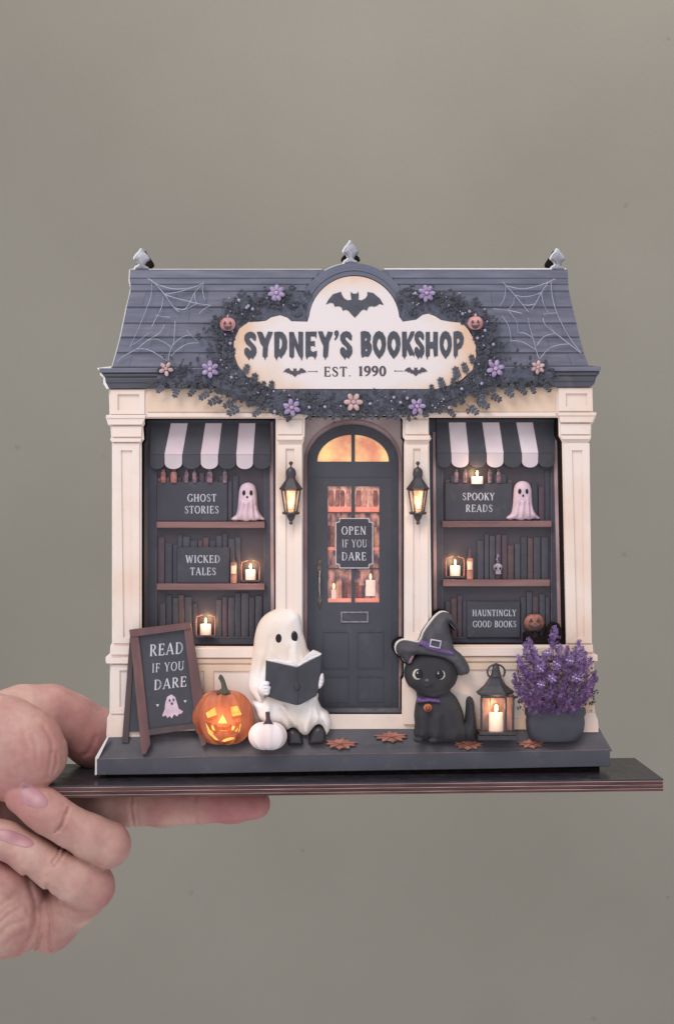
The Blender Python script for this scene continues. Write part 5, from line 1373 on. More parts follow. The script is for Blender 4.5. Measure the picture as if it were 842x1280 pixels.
cdots = [(480 + 262 / 4.953, 750 + 505 / 4.953, 8, 5.5, .7), (480 + 290 / 4.953, 750 + 460 / 4.953, 26, 22, 1.0)]
puff('cat_body', smooth_loop(catout, 3), -2.8, 4.2, 15, [fur], ct, res=1.5, ridges=crd, dots=cdots, yback=.8, yref=-4)
hatout = kc((72, 300), (85, 268), (120, 250), (175, 258), (222, 262), (245, 205), (275, 160), (312, 112), (350, 80), (385, 76), (420, 95), (445, 130), (455, 165), (448, 190), (415, 150), (400, 140), (405, 190), (420, 250), (432, 300), (470, 330), (505, 372), (528, 425), (520, 455), (500, 462), (455, 465), (420, 400), (360, 362), (280, 345), (220, 340), (185, 345), (150, 402), (112, 362), (82, 335))
hrd = [(kc((230, 300), (330, 325), (430, 345)), -.5, 2.0), (kc((300, 150), (270, 230)), .4, 3.0), (kc((390, 110), (400, 180), (410, 260)), -.5, 2.5), (kc((120, 300), (200, 320), (300, 335), (400, 370), (480, 430)), .6, 4)]
solo('cut_rim', [[(x - 1.4, y - 1.0) for x, y in smooth_loop(hatout, 2)]], -3.2, .6, [white_cut], ct, yref=-4)
hat = puff('witch_hat', smooth_loop(hatout, 2), -4.2, 4.2, 13, [hat_m], ct, res=1.4, ridges=hrd, yback=-2.4, yref=-4)
puff('hat_band', kc((228, 248), (290, 262), (350, 285), (428, 318), (434, 345), (350, 330), (270, 308), (215, 275)), -7.4, 1.0, 3, [purple], hat, res=1.2, yback=-4.5, yref=-7)
q = MB(-8.5)
bc = kc((286, 240), (356, 252), (346, 304), (278, 290)); bi = kc((294, 250), (346, 260), (339, 294), (287, 282))
q.plate([bc, bi], -9.0, -7.5); bevel(q.build('buckle', silver, hat), .15)
puff('ear', kc((145, 300), (185, 345), (165, 390), (150, 395), (135, 345)), -6.4, .8, 3, [ear_pink], ct, res=1, yback=-4.5, yref=-6)
for ex, ey, rx, ry, dx in ((480 + 210 / 4.953, 750 + 463 / 4.953, 7.0, 7.2, .9), (480 + 347 / 4.953, 750 + 465 / 4.953, 7.4, 7.6, -.8)):
    q = MB(-8); q.ball(ex, ey, -7.3, rx, ry, .9, nu=18, nv=12); e_ = q.build('eye', iris, ct, smooth=True)
    q = MB(-8); q.ball(ex + dx, ey - .5, -7.75, rx * .76, ry * .78, .85, nu=16, nv=10); q.build('pupil', eye_black, e_, smooth=True)
    q = MB(-8); q.ball(ex + dx - 2, ey - 2.2, -8.55, 1.0, 1.1, .3, nu=8, nv=6); q.build('eye_glint', white_ink, e_, smooth=True)
q = MB(-8); q.ball(533.3, 850.5, -8.2, 2.6, 2.0, .8, nu=10, nv=8); q.build('nose', mat('cat_nose', srgb(120, 112, 122), srgb(92, 86, 96), scale=700), ct, smooth=True)
q = MB(-8)
q.tube([(533.3, 852.5, -8.4), (533.2, 855.5, -8.3)], .35, n=5); q.tube([(529, 855.6, -8.1), (531, 857, -8.3), (533.2, 855.6, -8.4), (535.4, 857, -8.3), (537.6, 855.4, -8.1)], .35, n=5); q.build('mouth', mat('cat_mouth', srgb(96, 92, 102), scale=500), ct)
puff('bow_tie', smooth_loop(kc((205, 600), (240, 612), (272, 606), (305, 612), (342, 615), (345, 638), (300, 634), (275, 632), (240, 634), (203, 635)), 2), -6.6, 1.6, 3, [purple], ct, res=1, yback=-4.5, yref=-6.5)
t2 = MB(-8); t2.ball(534.5, 885, -7.6, 5.3, 5.0, 1.0, nu=30, nv=10, fn=lambda th, ph: 1 - .07 * abs(math.sin(4 * th))); tg = t2.build('pumpkin_tag', mat('tag_orange', srgb(206, 122, 76), srgb(172, 92, 60), scale=400), ct, smooth=True)
q = MB(-8)
for e in (-2, 2): q.plate([(534.5 + e - .9, 884.5), (534.5 + e, 882.5), (534.5 + e + .9, 884.5)], -8.7, -8)
q.plate([(531.2, 886), (534.5, 887.3), (537.8, 886), (534.5, 889)], -8.7, -8)
q.build('tag_face', eye_black, tg)
for x, y in ((523, 925.5), (542, 926.5)):
    q = MB(-8); q.ball(x, y, -6.4, 6.2, 3.6, 1.6, nu=14, nv=10); q.build('paw', fur, ct, smooth=True)
solo('halo_layer', [grow([(x - 3, y - 1.5) for x, y in smooth_loop(hatout, 2)], .8)], 1.0 - 2, 8.0, [black_cut], shop, yref=0)

# ================================================================== lantern with candle
lt = thing('candle_lantern', W(621, 922, -5), 'black metal lantern with a burning candle standing between the cat and the heather', 'lantern')
y = -5.0
cx = 620.3
q = MB(y)
ringp = [(619.6 + 11 * math.cos(math.radians(a)), 840 + 9.5 * math.sin(math.radians(a)), y - .4) for a in range(40, -221, -20)]
q.tube(ringp, 1.25, n=7); q.build('carrying_ring', iron, lt, smooth=True)
q = MB(y); q.lathe(619.5, [(829, 1.4), (831, 2), (833, 4.2), (838, 5), (843, 6.2), (846, 7.4)], y, n=14, flat=.7); q.build('chimney', iron, lt, smooth=True)
q = MB(y)
pr = [(845, 7, 6.5), (850, 10, 8.5), (857, 15, 13), (861, 19.5, 17.5), (865.5, 25, 24), (869, 22.5, 22)]
pts = []; F = []
for (yy, a, b_) in pr:
    pts += [(620 - a, yy, y + 1.5), (620 - a * .9, yy + .3, y - 2.2 * a / 25), (620 + b_ * .42, yy + .3, y - 3.2 * a / 25), (620 + b_, yy - .6, y + 1.5)]
for j in range(len(pr) - 1):
    for i in range(4):
        F.append([j * 4 + i, j * 4 + (i + 1) % 4, (j + 1) * 4 + (i + 1) % 4, (j + 1) * 4 + i])
F += [[0, 1, 2, 3], [(len(pr) - 1) * 4 + i for i in range(4)]]
q.add(pts, F); bevel(q.build('lantern_roof', iron, lt), .2, 2)
for x0, x1, d in ((599.7, 602.2, -6.9), (628.8, 631.8, -8.0), (639.4, 641.9, -6.2)):
    q = MB(y); q.box(x0, 868, x1, 915, d, d + 1.2); bevel(q.build('post', iron, lt), .15)
q = MB(y); q.box(602, 869, 629, 871.8, -7.4, -6.4); q.box(631.5, 869, 640, 871, -6.9, -6.0); q.build('top_rail', iron, lt)
q = MB(y); q.box(601, 868, 641, 915, -3.0, -2.4); q.build('back_glass', mat('warm_lantern_glass', srgb(176, 136, 122), srgb(128, 96, 94), scale=180, rough=.25, emit=.16, stretch=(2, 1, .6)), lt)
for a, b_, d in ((602.2, 628.8, -6.2), (631.8, 639.4, -5.6)):
    pass
q = MB(y); q.box(597.5, 914, 642.5, 918, -8.6, -2.4); q.box(595.5, 918, 644, 923, -9.2, -2.4); bevel(q.build('base_plate', iron, lt), .25, 2)
q = MB(y); q.tube([(612, 868, -6), (612, 880, -6), (614, 890, -5.6)], .5, n=5); q.build('inner_wire', wood_dark, lt)
cn = thing('candle', W(619.6, 914.5, -5), 'thick cream candle burning inside the black metal lantern on the porch', 'candle')
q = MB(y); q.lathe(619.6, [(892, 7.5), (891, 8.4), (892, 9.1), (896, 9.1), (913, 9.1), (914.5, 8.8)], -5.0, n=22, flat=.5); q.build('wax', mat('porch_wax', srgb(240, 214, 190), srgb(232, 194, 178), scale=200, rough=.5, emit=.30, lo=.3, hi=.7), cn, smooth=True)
q = MB(y); q.tube([(619.6, 892, -5), (619.8, 888, -5)], .4, n=5); q.build('wick', book_black, cn)
q = MB(y); q.ball(619.9, 884.5, -5.1, 2.8, 6.4, .8, nu=12, nv=10, fn=lambda th, ph: 1 - .4 * max(0, math.cos(ph))); q.build('flame', flame_m, cn, smooth=True)

flame_light(620, 884, -7.8, .0032, cn)

# ================================================================== potted heather
ht = thing('potted_heather', W(692, 925, -5), 'bushy purple heather plant in a round black pot at the right end of the porch', 'potted plant')
q = MB(-5)
prof = [(885, 36.5), (886.5, 38), (892, 38.5), (894.5, 37.8), (896, 36.4), (903, 37.2), (911, 36.5), (918, 34.5), (924, 31.5), (926.5, 29)]
q.lathe(694.5, prof, -3.6, n=40, flat=.38); q.build('pot', pot_m, ht, smooth=True)
q = MB(-5); q.lathe(694.5, [(888, 33), (889, 30)], -3.6, n=24, flat=.36); q.build('soil', wood_dark, ht)
rh = random.Random(5)
spikes = [(660, 797), (692.5, 783), (723, 801), (646, 818), (679, 815), (708, 808), (737, 822), (641, 842), (652, 830), (668, 815), (690, 797), (699, 806), (716, 814), (664, 806), (727, 808), (648, 825), (744, 846), (640, 850), (654, 804), (730, 815), (742, 838), (645, 858), (660, 835), (678, 822), (694, 822), (710, 826), (726, 832), (739, 855), (655, 852), (670, 840), (688, 842), (704, 846), (718, 848), (731, 858), (650, 868), (664, 862), (682, 862), (698, 864), (712, 866), (727, 872)]
base_x, base_y = 694, 892
def spike(sx_, sy_, depth, mi_bias, name='flower_spike', par=ht, mats_=None, size=1.0, length=None):
    q = MB(-6)
    dx, dy = base_x + (sx_ - base_x) * .45 - sx_, base_y - sy_
    Lh = math.hypot(dx, dy); ux, uy = dx / Lh, dy / Lh
    Ls = min(Lh, length or rh.uniform(26, 36))
    n = int(Ls / 1.35)
    for k in range(n):
        t = k / n
        wd = (1.0 + 6.2 * math.sin(min(1, t * 1.35 + .04) * math.pi * .5)) * size
        for _ in range(3):
            a = max(-1, min(1, rh.gauss(0, .5)))
            px_, py_ = sx_ + ux * Ls * t - uy * wd * a, sy_ + uy * Ls * t + ux * wd * a
            r = rh.uniform(1.4, 2.3)
            dd = depth - 1.3 * math.sqrt(max(0, 1 - a * a))
            mi = 0 if rh.random() < mi_bias else (1 if rh.random() < (.93 if mi_bias < .4 else .6) or t > .5 else 2)
            # four-petalled floret
            rot = rh.uniform(0, 1.5)
            c0 = (px_, py_, dd - .15)
            pts = [c0]; F = []
            for i in range(4):
                an = rot + i * math.pi / 2
                for da, rr, de in ((-.42, .85, .05), (0, 1.15, -.12), (.42, .85, .05)):
                    pts.append((px_ + r * rr * math.cos(an + da), py_ + r * rr * math.sin(an + da), dd + de + rh.uniform(-.1, .1)))
                F += [(0, 1 + i * 3, 2 + i * 3), (0, 2 + i * 3, 3 + i * 3)]
            q.add(pts, F, mi)
    q.build(name, [pl1, pl2, pl3], par, recalc=False)
# leafy under-storey
q = MB(-4)
for _ in range(520):
    x = rh.gauss(694, 22); y_ = rh.uniform(826, 890)
    x = max(648, min(740, x))
    leaflet(q, x, y_, rh.uniform(-5.4, -3.4), rh.uniform(-2.6, -.5), rh.uniform(3, 6.5), rh.uniform(1.2, 2.2), 0, .3)
tag(q.build('leaves', [plumleaf], ht, recalc=False), kind='stuff')
for sx_, sy_ in ((652, 880), (644, 872), (738, 878), (742, 866), (655, 872), (733, 868)):
    q = MB(-4)
    for k in range(6):
        leaflet(q, sx_ + rh.uniform(-3, 3), sy_ + rh.uniform(-3, 3), -4.6, rh.uniform(0, 6.28), rh.uniform(4, 6.5), rh.uniform(1.4, 2.2), 0, .3)
    q.build('leaf_spray', plumleaf, ht, recalc=False)
q = MB(-4)
for sx_, sy_ in spikes[::2]:
    q.tube([(sx_, sy_ + 4, -4.4), ((sx_ + base_x) / 2, (sy_ + base_y) / 2 + 4, -4), (base_x + (sx_ - base_x) * .3, base_y, -3.8)], .6, n=5)
q.build('stems', stem_d, ht)
for i, (sx_, sy_) in enumerate(spikes):
    low = (sy_ - 783) / 90
    spike(sx_, sy_, -5.2 - 2.4 * low - rh.uniform(0, .6), .60 - .45 * low)
# open flowers picked out in pale lilac
for x, y_, r in ((675, 836, 6.5), (696, 830, 7), (712, 826, 6), (690, 848, 7), (720, 848, 7), (676, 856, 6), (684, 816, 5.5)):
    qc = MB(-10); qc.ball(x, y_, -10.2, 1.3, 1.3, .5, nu=8, nv=5); c_ = qc.build('open_flower', mat('floret_eye', srgb(210, 190, 226), scale=500), ht, smooth=True)
    rot = rh.uniform(0, 1)
    for k in range(6):
        a = rot + k * math.pi / 3
        qc = MB(-10); qc.ball(x + r * .55 * math.cos(a), y_ + r * .55 * math.sin(a), -9.9, r * .34, r * .22, .4, nu=8, nv=5, rot=a); qc.build('petal', pl3 if k % 3 == 0 else pl1, c_, smooth=True)
blk = [(655, 792), (661, 790), (668, 799), (680, 796), (684, 786), (690, 778), (697, 779), (702, 790), (704, 800), (704, 812), (655, 812)]
solo('halo_layer', [blk], 2, 7.6, [black_cut], shop, yref=4)

# ================================================================== fallen maple leaves on the porch
def maple(cx, cy, w, h, rot, lab):
    pr = [(0, -1.0), (.20, -.62), (.42, -.78), (.48, -.42), (1.0, -.38), (.78, -.06), (.95, .22), (.60, .30), (.60, .74), (.28, .62), (.12, .72), (.0, 1.0), (-.12, .72), (-.28, .62), (-.60, .74), (-.60, .30), (-.95, .22), (-.78, -.06), (-1.0, -.38), (-.48, -.42), (-.42, -.78), (-.20, -.62)]
    c, s_ = math.cos(rot), math.sin(rot)
    out = [(cx + (x * c - y * s_) * w / 2, cy + (x * s_ + y * c) * h / 2) for x, y in pr]
    t_ = thing('maple_leaf', W(cx, cy + h * .4, -5), lab, 'leaf', 'fallen maple leaves on the porch')
    q = MB(-4.6)
    f = lambda x, y: slope(x, y) - .9 - .5 * math.cos((x - cx) / w * 3)
    q.plate([out], 0, -1, yfun=f) if False else None
    n = len(out)
    pts = [(cx, cy, f(cx, cy) - .25)] + [(x, y, f(x, y) + (.25 if i % 2 else -.1)) for i, (x, y) in enumerate(out)] + [(x, y, f(x, y) + .6) for x, y in out]
    F = [(0, 1 + i, 1 + (i + 1) % n) for i in range(n)] + [(1 + i, 1 + (i + 1) % n, 1 + n + (i + 1) % n, 1 + n + i) for i in range(n)]
    q.add(pts, F); q.build('leaf_blade', leaf_m, t_)
    q = MB(-4.6)
    for i in (0, 4, 8, 14, 18):
        x, y = out[i]
        q.tube([(cx, cy, f(cx, cy) - .35), (cx + (x - cx) * .75, cy + (y - cy) * .75, f(x, y) - .2)], [.5, .2], n=4)
    q.tube([(cx, cy, f(cx, cy) - .3), (cx + s_ * -w * .1, cy + h * .55, f(cx, cy) - .2)], [.5, .35], n=4)
    q.build('leaf_veins', mat('leaf_vein', srgb(132, 76, 66), srgb(108, 62, 56), scale=500), t_)
maple(426, 930.5, 40, 14, .15, 'brown maple leaf just right of the ghost shoes')
maple(489, 922.5, 42, 13.5, -.1, 'brown maple leaf before the doorstep left of the cat')
maple(585.5, 931.5, 38, 13, .1, 'brown maple leaf between the cat and the lantern')
maple(664.5, 930.5, 36, 11.5, -.12, 'brown maple leaf between the lantern and the flower pot')

# ================================================================== the hand
def surface_nets(f, org, h):
    s = f < 0
    nx, ny, nz = f.shape
    cx, cy, cz = nx - 1, ny - 1, nz - 1
    acc = np.zeros((cx, cy, cz, 3), np.float32); cnt = np.zeros((cx, cy, cz), np.float32)
    sl = lambda o, n: slice(o, o + n)
    for ax in range(3):
        o1, o2 = [a for a in range(3) if a != ax]
        for a in (0, 1):
            for b in (0, 1):
                st = [0, 0, 0]; st[o1] = a; st[o2] = b
                en = list(st); en[ax] += 1
                A = f[sl(st[0], cx), sl(st[1], cy), sl(st[2], cz)]; B = f[sl(en[0], cx), sl(en[1], cy), sl(en[2], cz)]
                m = (A < 0) != (B < 0)
                t = np.where(m, A / np.where(m, A - B, 1), 0)
                cnt += m
                acc[..., o1] += m * a; acc[..., o2] += m * b; acc[..., ax] += t * m
    act = cnt > 0
    idx = np.full(act.shape, -1, np.int64); idx[act] = np.arange(act.sum())
    I = np.argwhere(act)
    V = (I + acc[act] / cnt[act][:, None]) * h + org
    Q = []
    for ax in range(3):
        o1, o2 = [(1, 2), (2, 0), (0, 1)][ax]
        A = s; sh = [slice(None)] * 3
        s0 = [slice(1, -1)] * 3; s1 = [slice(1, -1)] * 3
        s0[ax] = slice(0, -1); s1[ax] = slice(1, None)
        d = s[tuple(s0)] != s[tuple(s1)]
        E = np.argwhere(d)
        if not len(E): continue
        inn = s[tuple(s0)][d]
        E = E.copy()
        for a in range(3):
            if a != ax: E[:, a] += 1
        def g(da, db):
            K = E.copy(); K[:, o1] -= da; K[:, o2] -= db
            return idx[K[:, 0], K[:, 1], K[:, 2]]
        q = np.stack([g(1, 1), g(0, 1), g(0, 0), g(1, 0)], 1)
        q[~inn] = q[~inn][:, ::-1]
        Q.append(q)
    return V, np.concatenate(Q)

def pp_(a):                       # (px, py, ymm, r px) -> world mm
    p = W(a[0], a[1], a[2])
    return (p.x * 1000, p.y * 1000, p.z * 1000, a[3] * 0.3 * (1 + a[2] / 500.0))
def cone(X, Y, Z, A, B):
    ax, ay, az, ra = A; bx, by, bz, rb = B
    vx, vy, vz = bx - ax, by - ay, bz - az
    L2 = vx * vx + vy * vy + vz * vz
    t = np.clip(((X - ax) * vx + (Y - ay) * vy + (Z - az) * vz) / L2, 0, 1)
    return np.sqrt((X - ax - t * vx) ** 2 + (Y - ay - t * vy) ** 2 + (Z - az - t * vz) ** 2) - (ra + t * (rb - ra))
def smin(a, b, k):
    h = np.maximum(k - np.abs(a - b), 0) / k
    return np.minimum(a, b) - h * h * k * 0.25
def chain(X, Y, Z, pts, k):
    pts = [pp_(p) for p in pts]
    r = None
    for a, b in zip(pts, pts[1:]):
        c = cone(X, Y, Z, a, b)
        r = c if r is None else smin(r, c, k)
    return r
def bz(pts):                      # keep the index finger just under the board
    return pts
HAND = dict(
    palm=([(-175, 1010, 12, 100), (-95, 985, 8, 88), (-60, 1060, 10, 80)], 4.0),
    thenar=([(-110, 930, 6, 78), (-30, 922, -4, 56), (8, 922, -9, 47), (34, 930, -11, 39), (42, 944, -12, 37), (18, 966, -9, 38)], 5.0),
    heel=([(-60, 1090, 4, 80), (-22, 1135, -3, 58), (8, 1148, -3, 43), (20, 1150, -1, 41)], 5.0),
)
KN = dict(
    thumb=([(-20, 920, 10, 52), (30, 898, 13, 40), (62, 893, 16, 35.5), (88, 903, 19, 34), (118, 922, 22, 36), (150, 940, 24, 31)], 3.0, 2.2),
    index=([(-10, 1030, 14, 44), (60, 1016, 10, 32), (130, 1008.5, 6, 27.5), (165, 1006, 5, 25.5), (205, 1005.5, 5, 27), (243, 1004.5, 5, 24.5), (290, 1005, 5, 23), (318, 1005, 5, 19.5)], 2.5, 1.6),
    middle=([(29, 996, -15, 22.5), (52, 1010, -16.5, 25), (66, 1020, -16.5, 25), (86, 1033, -15.5, 24), (112, 1046, -13.5, 26.5), (134, 1056, -10.5, 27.5), (118, 1056, 2, 30), (40, 1050, 14, 34)], 2.5, 0.5),
    ring=([(-22, 1036, -12, 19), (8, 1051, -14, 22), (40, 1070, -15, 23.5), (70, 1088, -14, 24.5), (95, 1100, -11.5, 28), (112, 1108, -8, 29.5), (96, 1124, -1, 31), (60, 1152, 3, 36), (10, 1130, 10, 40)], 2.5, 0.5),
    little=([(-60, 1085, -10, 20), (-20, 1090, -12, 21), (10, 1103, -9, 22), (24, 1120, -5, 26), (20, 1140, 4, 34)], 2.5, 1.0),
)
cz = lambda *p: [(x / 4.677, 960 + y / 4.677) for x, y in p]
ct_ = lambda *p: [(x / 4.677, 840 + y / 4.677) for x, y in p]
CREASE = [  # polyline, depth mm, width px
    (cz((402, 235), (388, 300), (345, 368)), .6, 1.3), (cz((384, 262), (362, 325), (322, 378)), .5, 1.2), (cz((418, 268), (405, 320), (375, 372)), .16, 1.2), (cz((365, 255), (345, 300)), .14, 1.2),
    (cz((345, 468), (336, 515), (305, 556)), .55, 1.2), (cz((376, 484), (352, 538), (318, 575)), .55, 1.3), (cz((325, 466), (308, 500)), .14, 1.2),
    (cz((370, 788), (438, 832), (495, 842)), .45, 2.4), (cz((274, 690), (284, 800), (300, 900), (294, 1065)), .6, 2.4),
    (cz((150, 620), (205, 780), (210, 900), (178, 1000), (118, 1088)), .5, 2.6), (cz((248, 975), (215, 1050), (140, 1095)), .5, 1.5), (cz((250, 1010), (262, 1060), (275, 1085)), .25, 1.3),
    (cz((-10, 815), (60, 770)), .25, 2.2), (cz((-10, 915), (60, 850), (115, 825)), .28, 2.4), (cz((-10, 985), (50, 925), (140, 895)), .28, 2.6), (cz((20, 690), (110, 760), (165, 830)), .2, 2.4),
    (cz((0, 1060), (70, 1000), (150, 960)), .2, 2.4), (cz((60, 940), (100, 960)), .2, 1.4), (cz((-10, 870), (40, 820), (90, 800)), .25, 1.5),
    (ct_((130, 330), (152, 400), (160, 480)), .22, 2.2), (ct_((190, 370), (212, 440), (214, 520)), .20, 2.2), (ct_((255, 320), (300, 400), (312, 470)), .26, 2.2), (ct_((300, 470), (290, 560), (275, 620)), .35, 1.8),
    (ct_((330, 470), (330, 540), (310, 590)), .25, 1.8), (ct_((80, 480), (110, 560), (110, 620)), .15, 2.2), (ct_((40, 250), (90, 330)), .14, 2.5), (ct_((340, 270), (365, 330), (372, 400)), .18, 2),
    ([(166, 985), (163, 1008), (167, 1036)], .45, 1.6), ([(172, 985), (170, 1008), (173, 1036)], .25, 1.4), ([(246, 985), (243, 1006), (247, 1034)], .5, 1.7), ([(239, 990), (238, 1006), (240, 1030)], .16, 1.3),
    ([(560 / 4.677, 840 + 380 / 4.677), (520 / 4.677, 840 + 470 / 4.677), (470 / 4.677, 840 + 500 / 4.677)], .2, 2.2),
]
def hand_field(X, Y, Z):
    f = None
    for n_, (pts, k) in HAND.items():
        c = chain(X, Y, Z, pts, k)
        f = c if f is None else smin(f, c, 6.0 if n_ != 'heel' else 3.0)
    base = f
    for n_, (pts, k, ku) in KN.items():
        c = chain(X, Y, Z, pts, k)
        f = smin(f, c, ku)
    return f
def make_hand():
    t_ = thing('hand', W(40, 1190, 0), 'pinkish hand reaching in from the left, gripping the board between thumb and straight forefinger', 'hand')
    h = 0.5
    a = W(-150, 840, 0) * 1000; b = W(352, 1215, 0) * 1000
    xs = np.arange(a.x - 10, b.x + 2, h, dtype=np.float32); zs = np.arange(b.z - 4, a.z + 2, h, dtype=np.float32); ys = np.arange(-38, 46, h, dtype=np.float32)
    X, Y, Z = np.meshgrid(xs, ys, zs, indexing='ij')
    f = hand_field(X, Y, Z)
    # creases pressed in where they show from the viewing side
    cxp, cyp, czp = CPOS.x * 1000, CPOS.y * 1000, CPOS.z * 1000
    band_ = np.abs(f) < 2.0
    Xb, Yb, Zb = X[band_], Y[band_], Z[band_]
    # photo coordinates of the samples
    dx, dy, dz = Xb - cxp, Yb - cyp, Zb - czp
    dep = dx * fwd.x + dy * fwd.y
    u = 421 + (dx * cright.x + dy * cright.y + dz * cright.z) / dep * DIST / PX
    v = 640 - (dx * cup.x + dy * cup.y + dz * cup.z) / dep * DIST / PX
    add = np.zeros_like(u)  # depth of the folds
    for pl_, dp, w in CREASE:
        dd = seg_dist(u, v, pl_, False)
        add += min(1.6 * dp, .85) * np.exp(-(dd / max(w, 1.9)) ** 2) - dp * 0.3 * np.exp(-((dd - 2.6 * w) / (1.4 * w)) ** 2)
    # gentle lumpiness of flesh and faint folds
    add += 0.10 * np.sin(Xb * .31 + Zb * .22) * np.sin(Zb * .37 - Yb * .25) + 0.05 * np.sin(Xb * .9 + 1.3 * np.sin(Zb * .3)) * np.sin(Zb * .8 + Yb * .5)
    f[band_] += np.where(Yb < 12, add, 0)
    V, Q = surface_nets(f, np.array([xs[0], ys[0], zs[0]]), h)
    # smooth a little
    nV = len(V)
    e = np.concatenate([Q[:, [0, 1]], Q[:, [1, 2]], Q[:, [2, 3]], Q[:, [3, 0]]])
    e = np.concatenate([e, e[:, ::-1]])
    deg = np.bincount(e[:, 0], minlength=nV).astype(float)
    for _ in range(2):
        S = np.stack([np.bincount(e[:, 0], weights=V[e[:, 1], k], minlength=nV) for k in range(3)], 1) / deg[:, None]
        V = V * .5 + S * .5
    root = np.array(tuple(WLOC[t_.name]))
    Vm = V * 0.001
    c = Vm.mean(0)
    me = bpy.data.meshes.new('skin')
    me.from_pydata((Vm - c).tolist(), [], Q.tolist())
    me.polygons.foreach_set('use_smooth', np.ones(len(Q), bool))
    # flush: rosier blood colour at finger tips, knuckles and along the folds of the palm
    fl_ = np.zeros(nV)
    for (px_, py_, y_, r_, am) in ((25, 992, -18, 36, .9), (320, 1006, 2, 60, 1.0), (290, 1006, 2, 50, .6), (152, 1068, -14, 22, .35), (135, 1118, -12, 24, .6), (5, 1075, -10, 26, .9), (95, 905, 14, 50, .55), (125, 935, 14, 40, .5), (60, 1075, -16, 20, .4), (30, 1185, -5, 26, .5), (200, 1015, 0, 30, .3), (60, 930, -14, 26, .25)):
        p = np.array(tuple(W(px_, py_, y_))) * 1000
        fl_ += am * np.exp(-(np.linalg.norm(V - p, axis=1) / (r_ * .3)) ** 2)
    at = me.attributes.new('flush', 'FLOAT', 'POINT'); at.data.foreach_set('value', np.clip(fl_, 0, 1).astype(np.float32))
    m = bpy.data.materials.new('skin'); m.use_nodes = True
    nt = m.node_tree; b_ = nt.nodes['Principled BSDF']
    N = nt.nodes.new; Lk = nt.links.new
    g = N('ShaderNodeNewGeometry')
    n1 = N('ShaderNodeTexNoise'); n1.inputs['Scale'].default_value = 55; n1.inputs['Detail'].default_value = 6; Lk(g.outputs['Position'], n1.inputs['Vector'])
    r1 = N('ShaderNodeValToRGB'); Lk(n1.outputs['Fac'], r1.inputs[0])
    r1.color_ramp.elements[0].position = .36; r1.color_ramp.elements[0].color = srgb(176, 126, 118)
    r1.color_ramp.elements[1].position = .64; r1.color_ramp.elements[1].color = srgb(200, 162, 148)
    fa = N('ShaderNodeAttribute'); fa.attribute_name = 'flush'
    mx = N('ShaderNodeMix'); mx.data_type = 'RGBA'; mx.inputs[7].default_value = srgb(172, 104, 104)
    fm2 = N('ShaderNodeMath'); fm2.operation = 'MULTIPLY'; fm2.inputs[1].default_value = .8; Lk(fa.outputs['Fac'], fm2.inputs[0])
    Lk(fm2.outputs[0], mx.inputs[0]); Lk(r1.outputs[0], mx.inputs[6])
    n4 = N('ShaderNodeTexNoise'); n4.inputs['Scale'].default_value = 420; n4.inputs['Detail'].default_value = 4; Lk(g.outputs['Position'], n4.inputs['Vector'])
    mr = N('ShaderNodeMapRange'); mr.inputs[1].default_value = .3; mr.inputs[2].default_value = .7; mr.inputs[3].default_value = .93; mr.inputs[4].default_value = 1.04; Lk(n4.outputs['Fac'], mr.inputs[0])
    ml = N('ShaderNodeVectorMath'); ml.operation = 'SCALE'; Lk(mx.outputs[2], ml.inputs[0]); Lk(mr.outputs[0], ml.inputs['Scale'])
    Lk(ml.outputs[0], b_.inputs['Base Color'])
    b_.inputs['Roughness'].default_value = .55; b_.inputs['Specular IOR Level'].default_value = .4
    b_.inputs['Subsurface Weight'].default_value = .22; b_.inputs['Subsurface Radius'].default_value = (1, .35, .2); b_.inputs['Subsurface Scale'].default_value = .0025
    v1 = N('ShaderNodeTexVoronoi'); v1.feature = 'DISTANCE_TO_EDGE'; v1.inputs['Scale'].default_value = 1500; 
    nd = N('ShaderNodeTexNoise'); nd.inputs['Scale'].default_value = 300; Lk(g.outputs['Position'], nd.inputs['Vector'])
    va = N('ShaderNodeVectorMath'); va.operation = 'MULTIPLY_ADD'; Lk(nd.outputs['Color'], va.inputs[0]); va.inputs[1].default_value = (.002, .002, .002); Lk(g.outputs['Position'], va.inputs[2])
    Lk(va.outputs[0], v1.inputs['Vector'])
    cl = N('ShaderNodeMath'); cl.operation = 'MINIMUM'; cl.inputs[1].default_value = .16; Lk(v1.outputs['Distance'], cl.inputs[0])
    n2 = N('ShaderNodeTexNoise'); n2.inputs['Scale'].default_value = 900; n2.inputs['Detail'].default_value = 4
    mp = N('ShaderNodeMapping'); mp.inputs['Scale'].default_value = (1, 1, .35); mp.inputs['Rotation'].default_value = (0, .5, 0); Lk(g.outputs['Position'], mp.inputs[0]); Lk(mp.outputs[0], n2.inputs['Vector'])
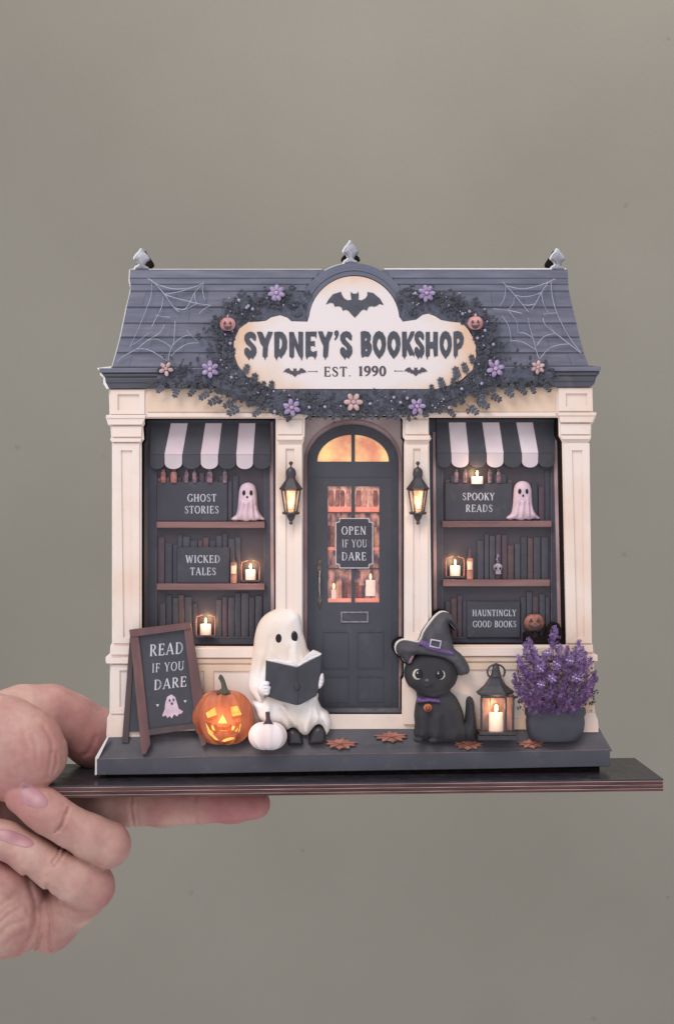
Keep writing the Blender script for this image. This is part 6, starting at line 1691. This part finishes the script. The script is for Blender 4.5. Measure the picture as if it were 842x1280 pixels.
    sm = N('ShaderNodeMath'); sm.operation = 'MULTIPLY_ADD'; sm.inputs[1].default_value = 1.6; Lk(cl.outputs[0], sm.inputs[0]); Lk(n2.outputs['Fac'], sm.inputs[2])
    bp = N('ShaderNodeBump'); bp.inputs['Strength'].default_value = .45; bp.inputs['Distance'].default_value = .00022; Lk(sm.outputs[0], bp.inputs['Height']); Lk(bp.outputs[0], b_.inputs['Normal'])
    me.materials.append(m)
    o = bpy.data.objects.new('skin', me); COL.objects.link(o)
    o.parent = t_; o.location = Vector(c) - Vector(root); WLOC[o.name] = Vector(c)
    # nails: plates bent over the finger tips
    from mathutils.bvhtree import BVHTree
    bvh = BVHTree.FromPolygons([Vector(v) for v in Vm], [tuple(q) for q in Q.tolist()])
    nm = mat('fingernail', srgb(182, 134, 138), srgb(168, 120, 126), scale=160, rough=.42, spec=.4)
    nm2 = mat('nail_edge', srgb(226, 190, 194), srgb(214, 176, 182), scale=300, rough=.35)
    def nail(outl, cen, free):
        ol = smooth_loop(outl, 4)
        rings = 7; nn = len(ol); pts = []; ok = True
        for j in range(rings + 1):
            s_ = j / rings
            for (x, y) in ol:
                px_, py_ = cen[0] + (x - cen[0]) * s_, cen[1] + (y - cen[1]) * s_
                d = (W(px_, py_, 0) - CPOS).normalized()
                hit, nrm, _, _ = bvh.ray_cast(CPOS, d)
                if hit is None: hit, nrm = CPOS + d * .49, -d
                if nrm.dot(d) > 0: nrm = -nrm
                lift = .00026 * math.sqrt(max(0, 1 - s_ ** 4)) - .00018 * (s_ > .99)
                pts.append(hit + nrm * lift)
        F = []; mi_ = []
        for j in range(rings):
            for i in range(nn):
                F.append((j * nn + i, j * nn + (i + 1) % nn, (j + 1) * nn + (i + 1) % nn, (j + 1) * nn + i))
                mi_.append(0)
        return finish('fingernail', pts, F, [nm, nm2], t_, True, mi_)
    nail([(24, 977), (36, 979), (48, 986), (58, 996), (62, 1004), (58, 1011), (47, 1012), (34, 1009), (26, 1002), (23, 990)], (42, 996), 0)
    nail([(-8, 1036), (8, 1036), (24, 1041), (38, 1048), (45, 1055), (39, 1061), (26, 1060), (8, 1054), (-8, 1048)], (18, 1049), 0)
make_hand()
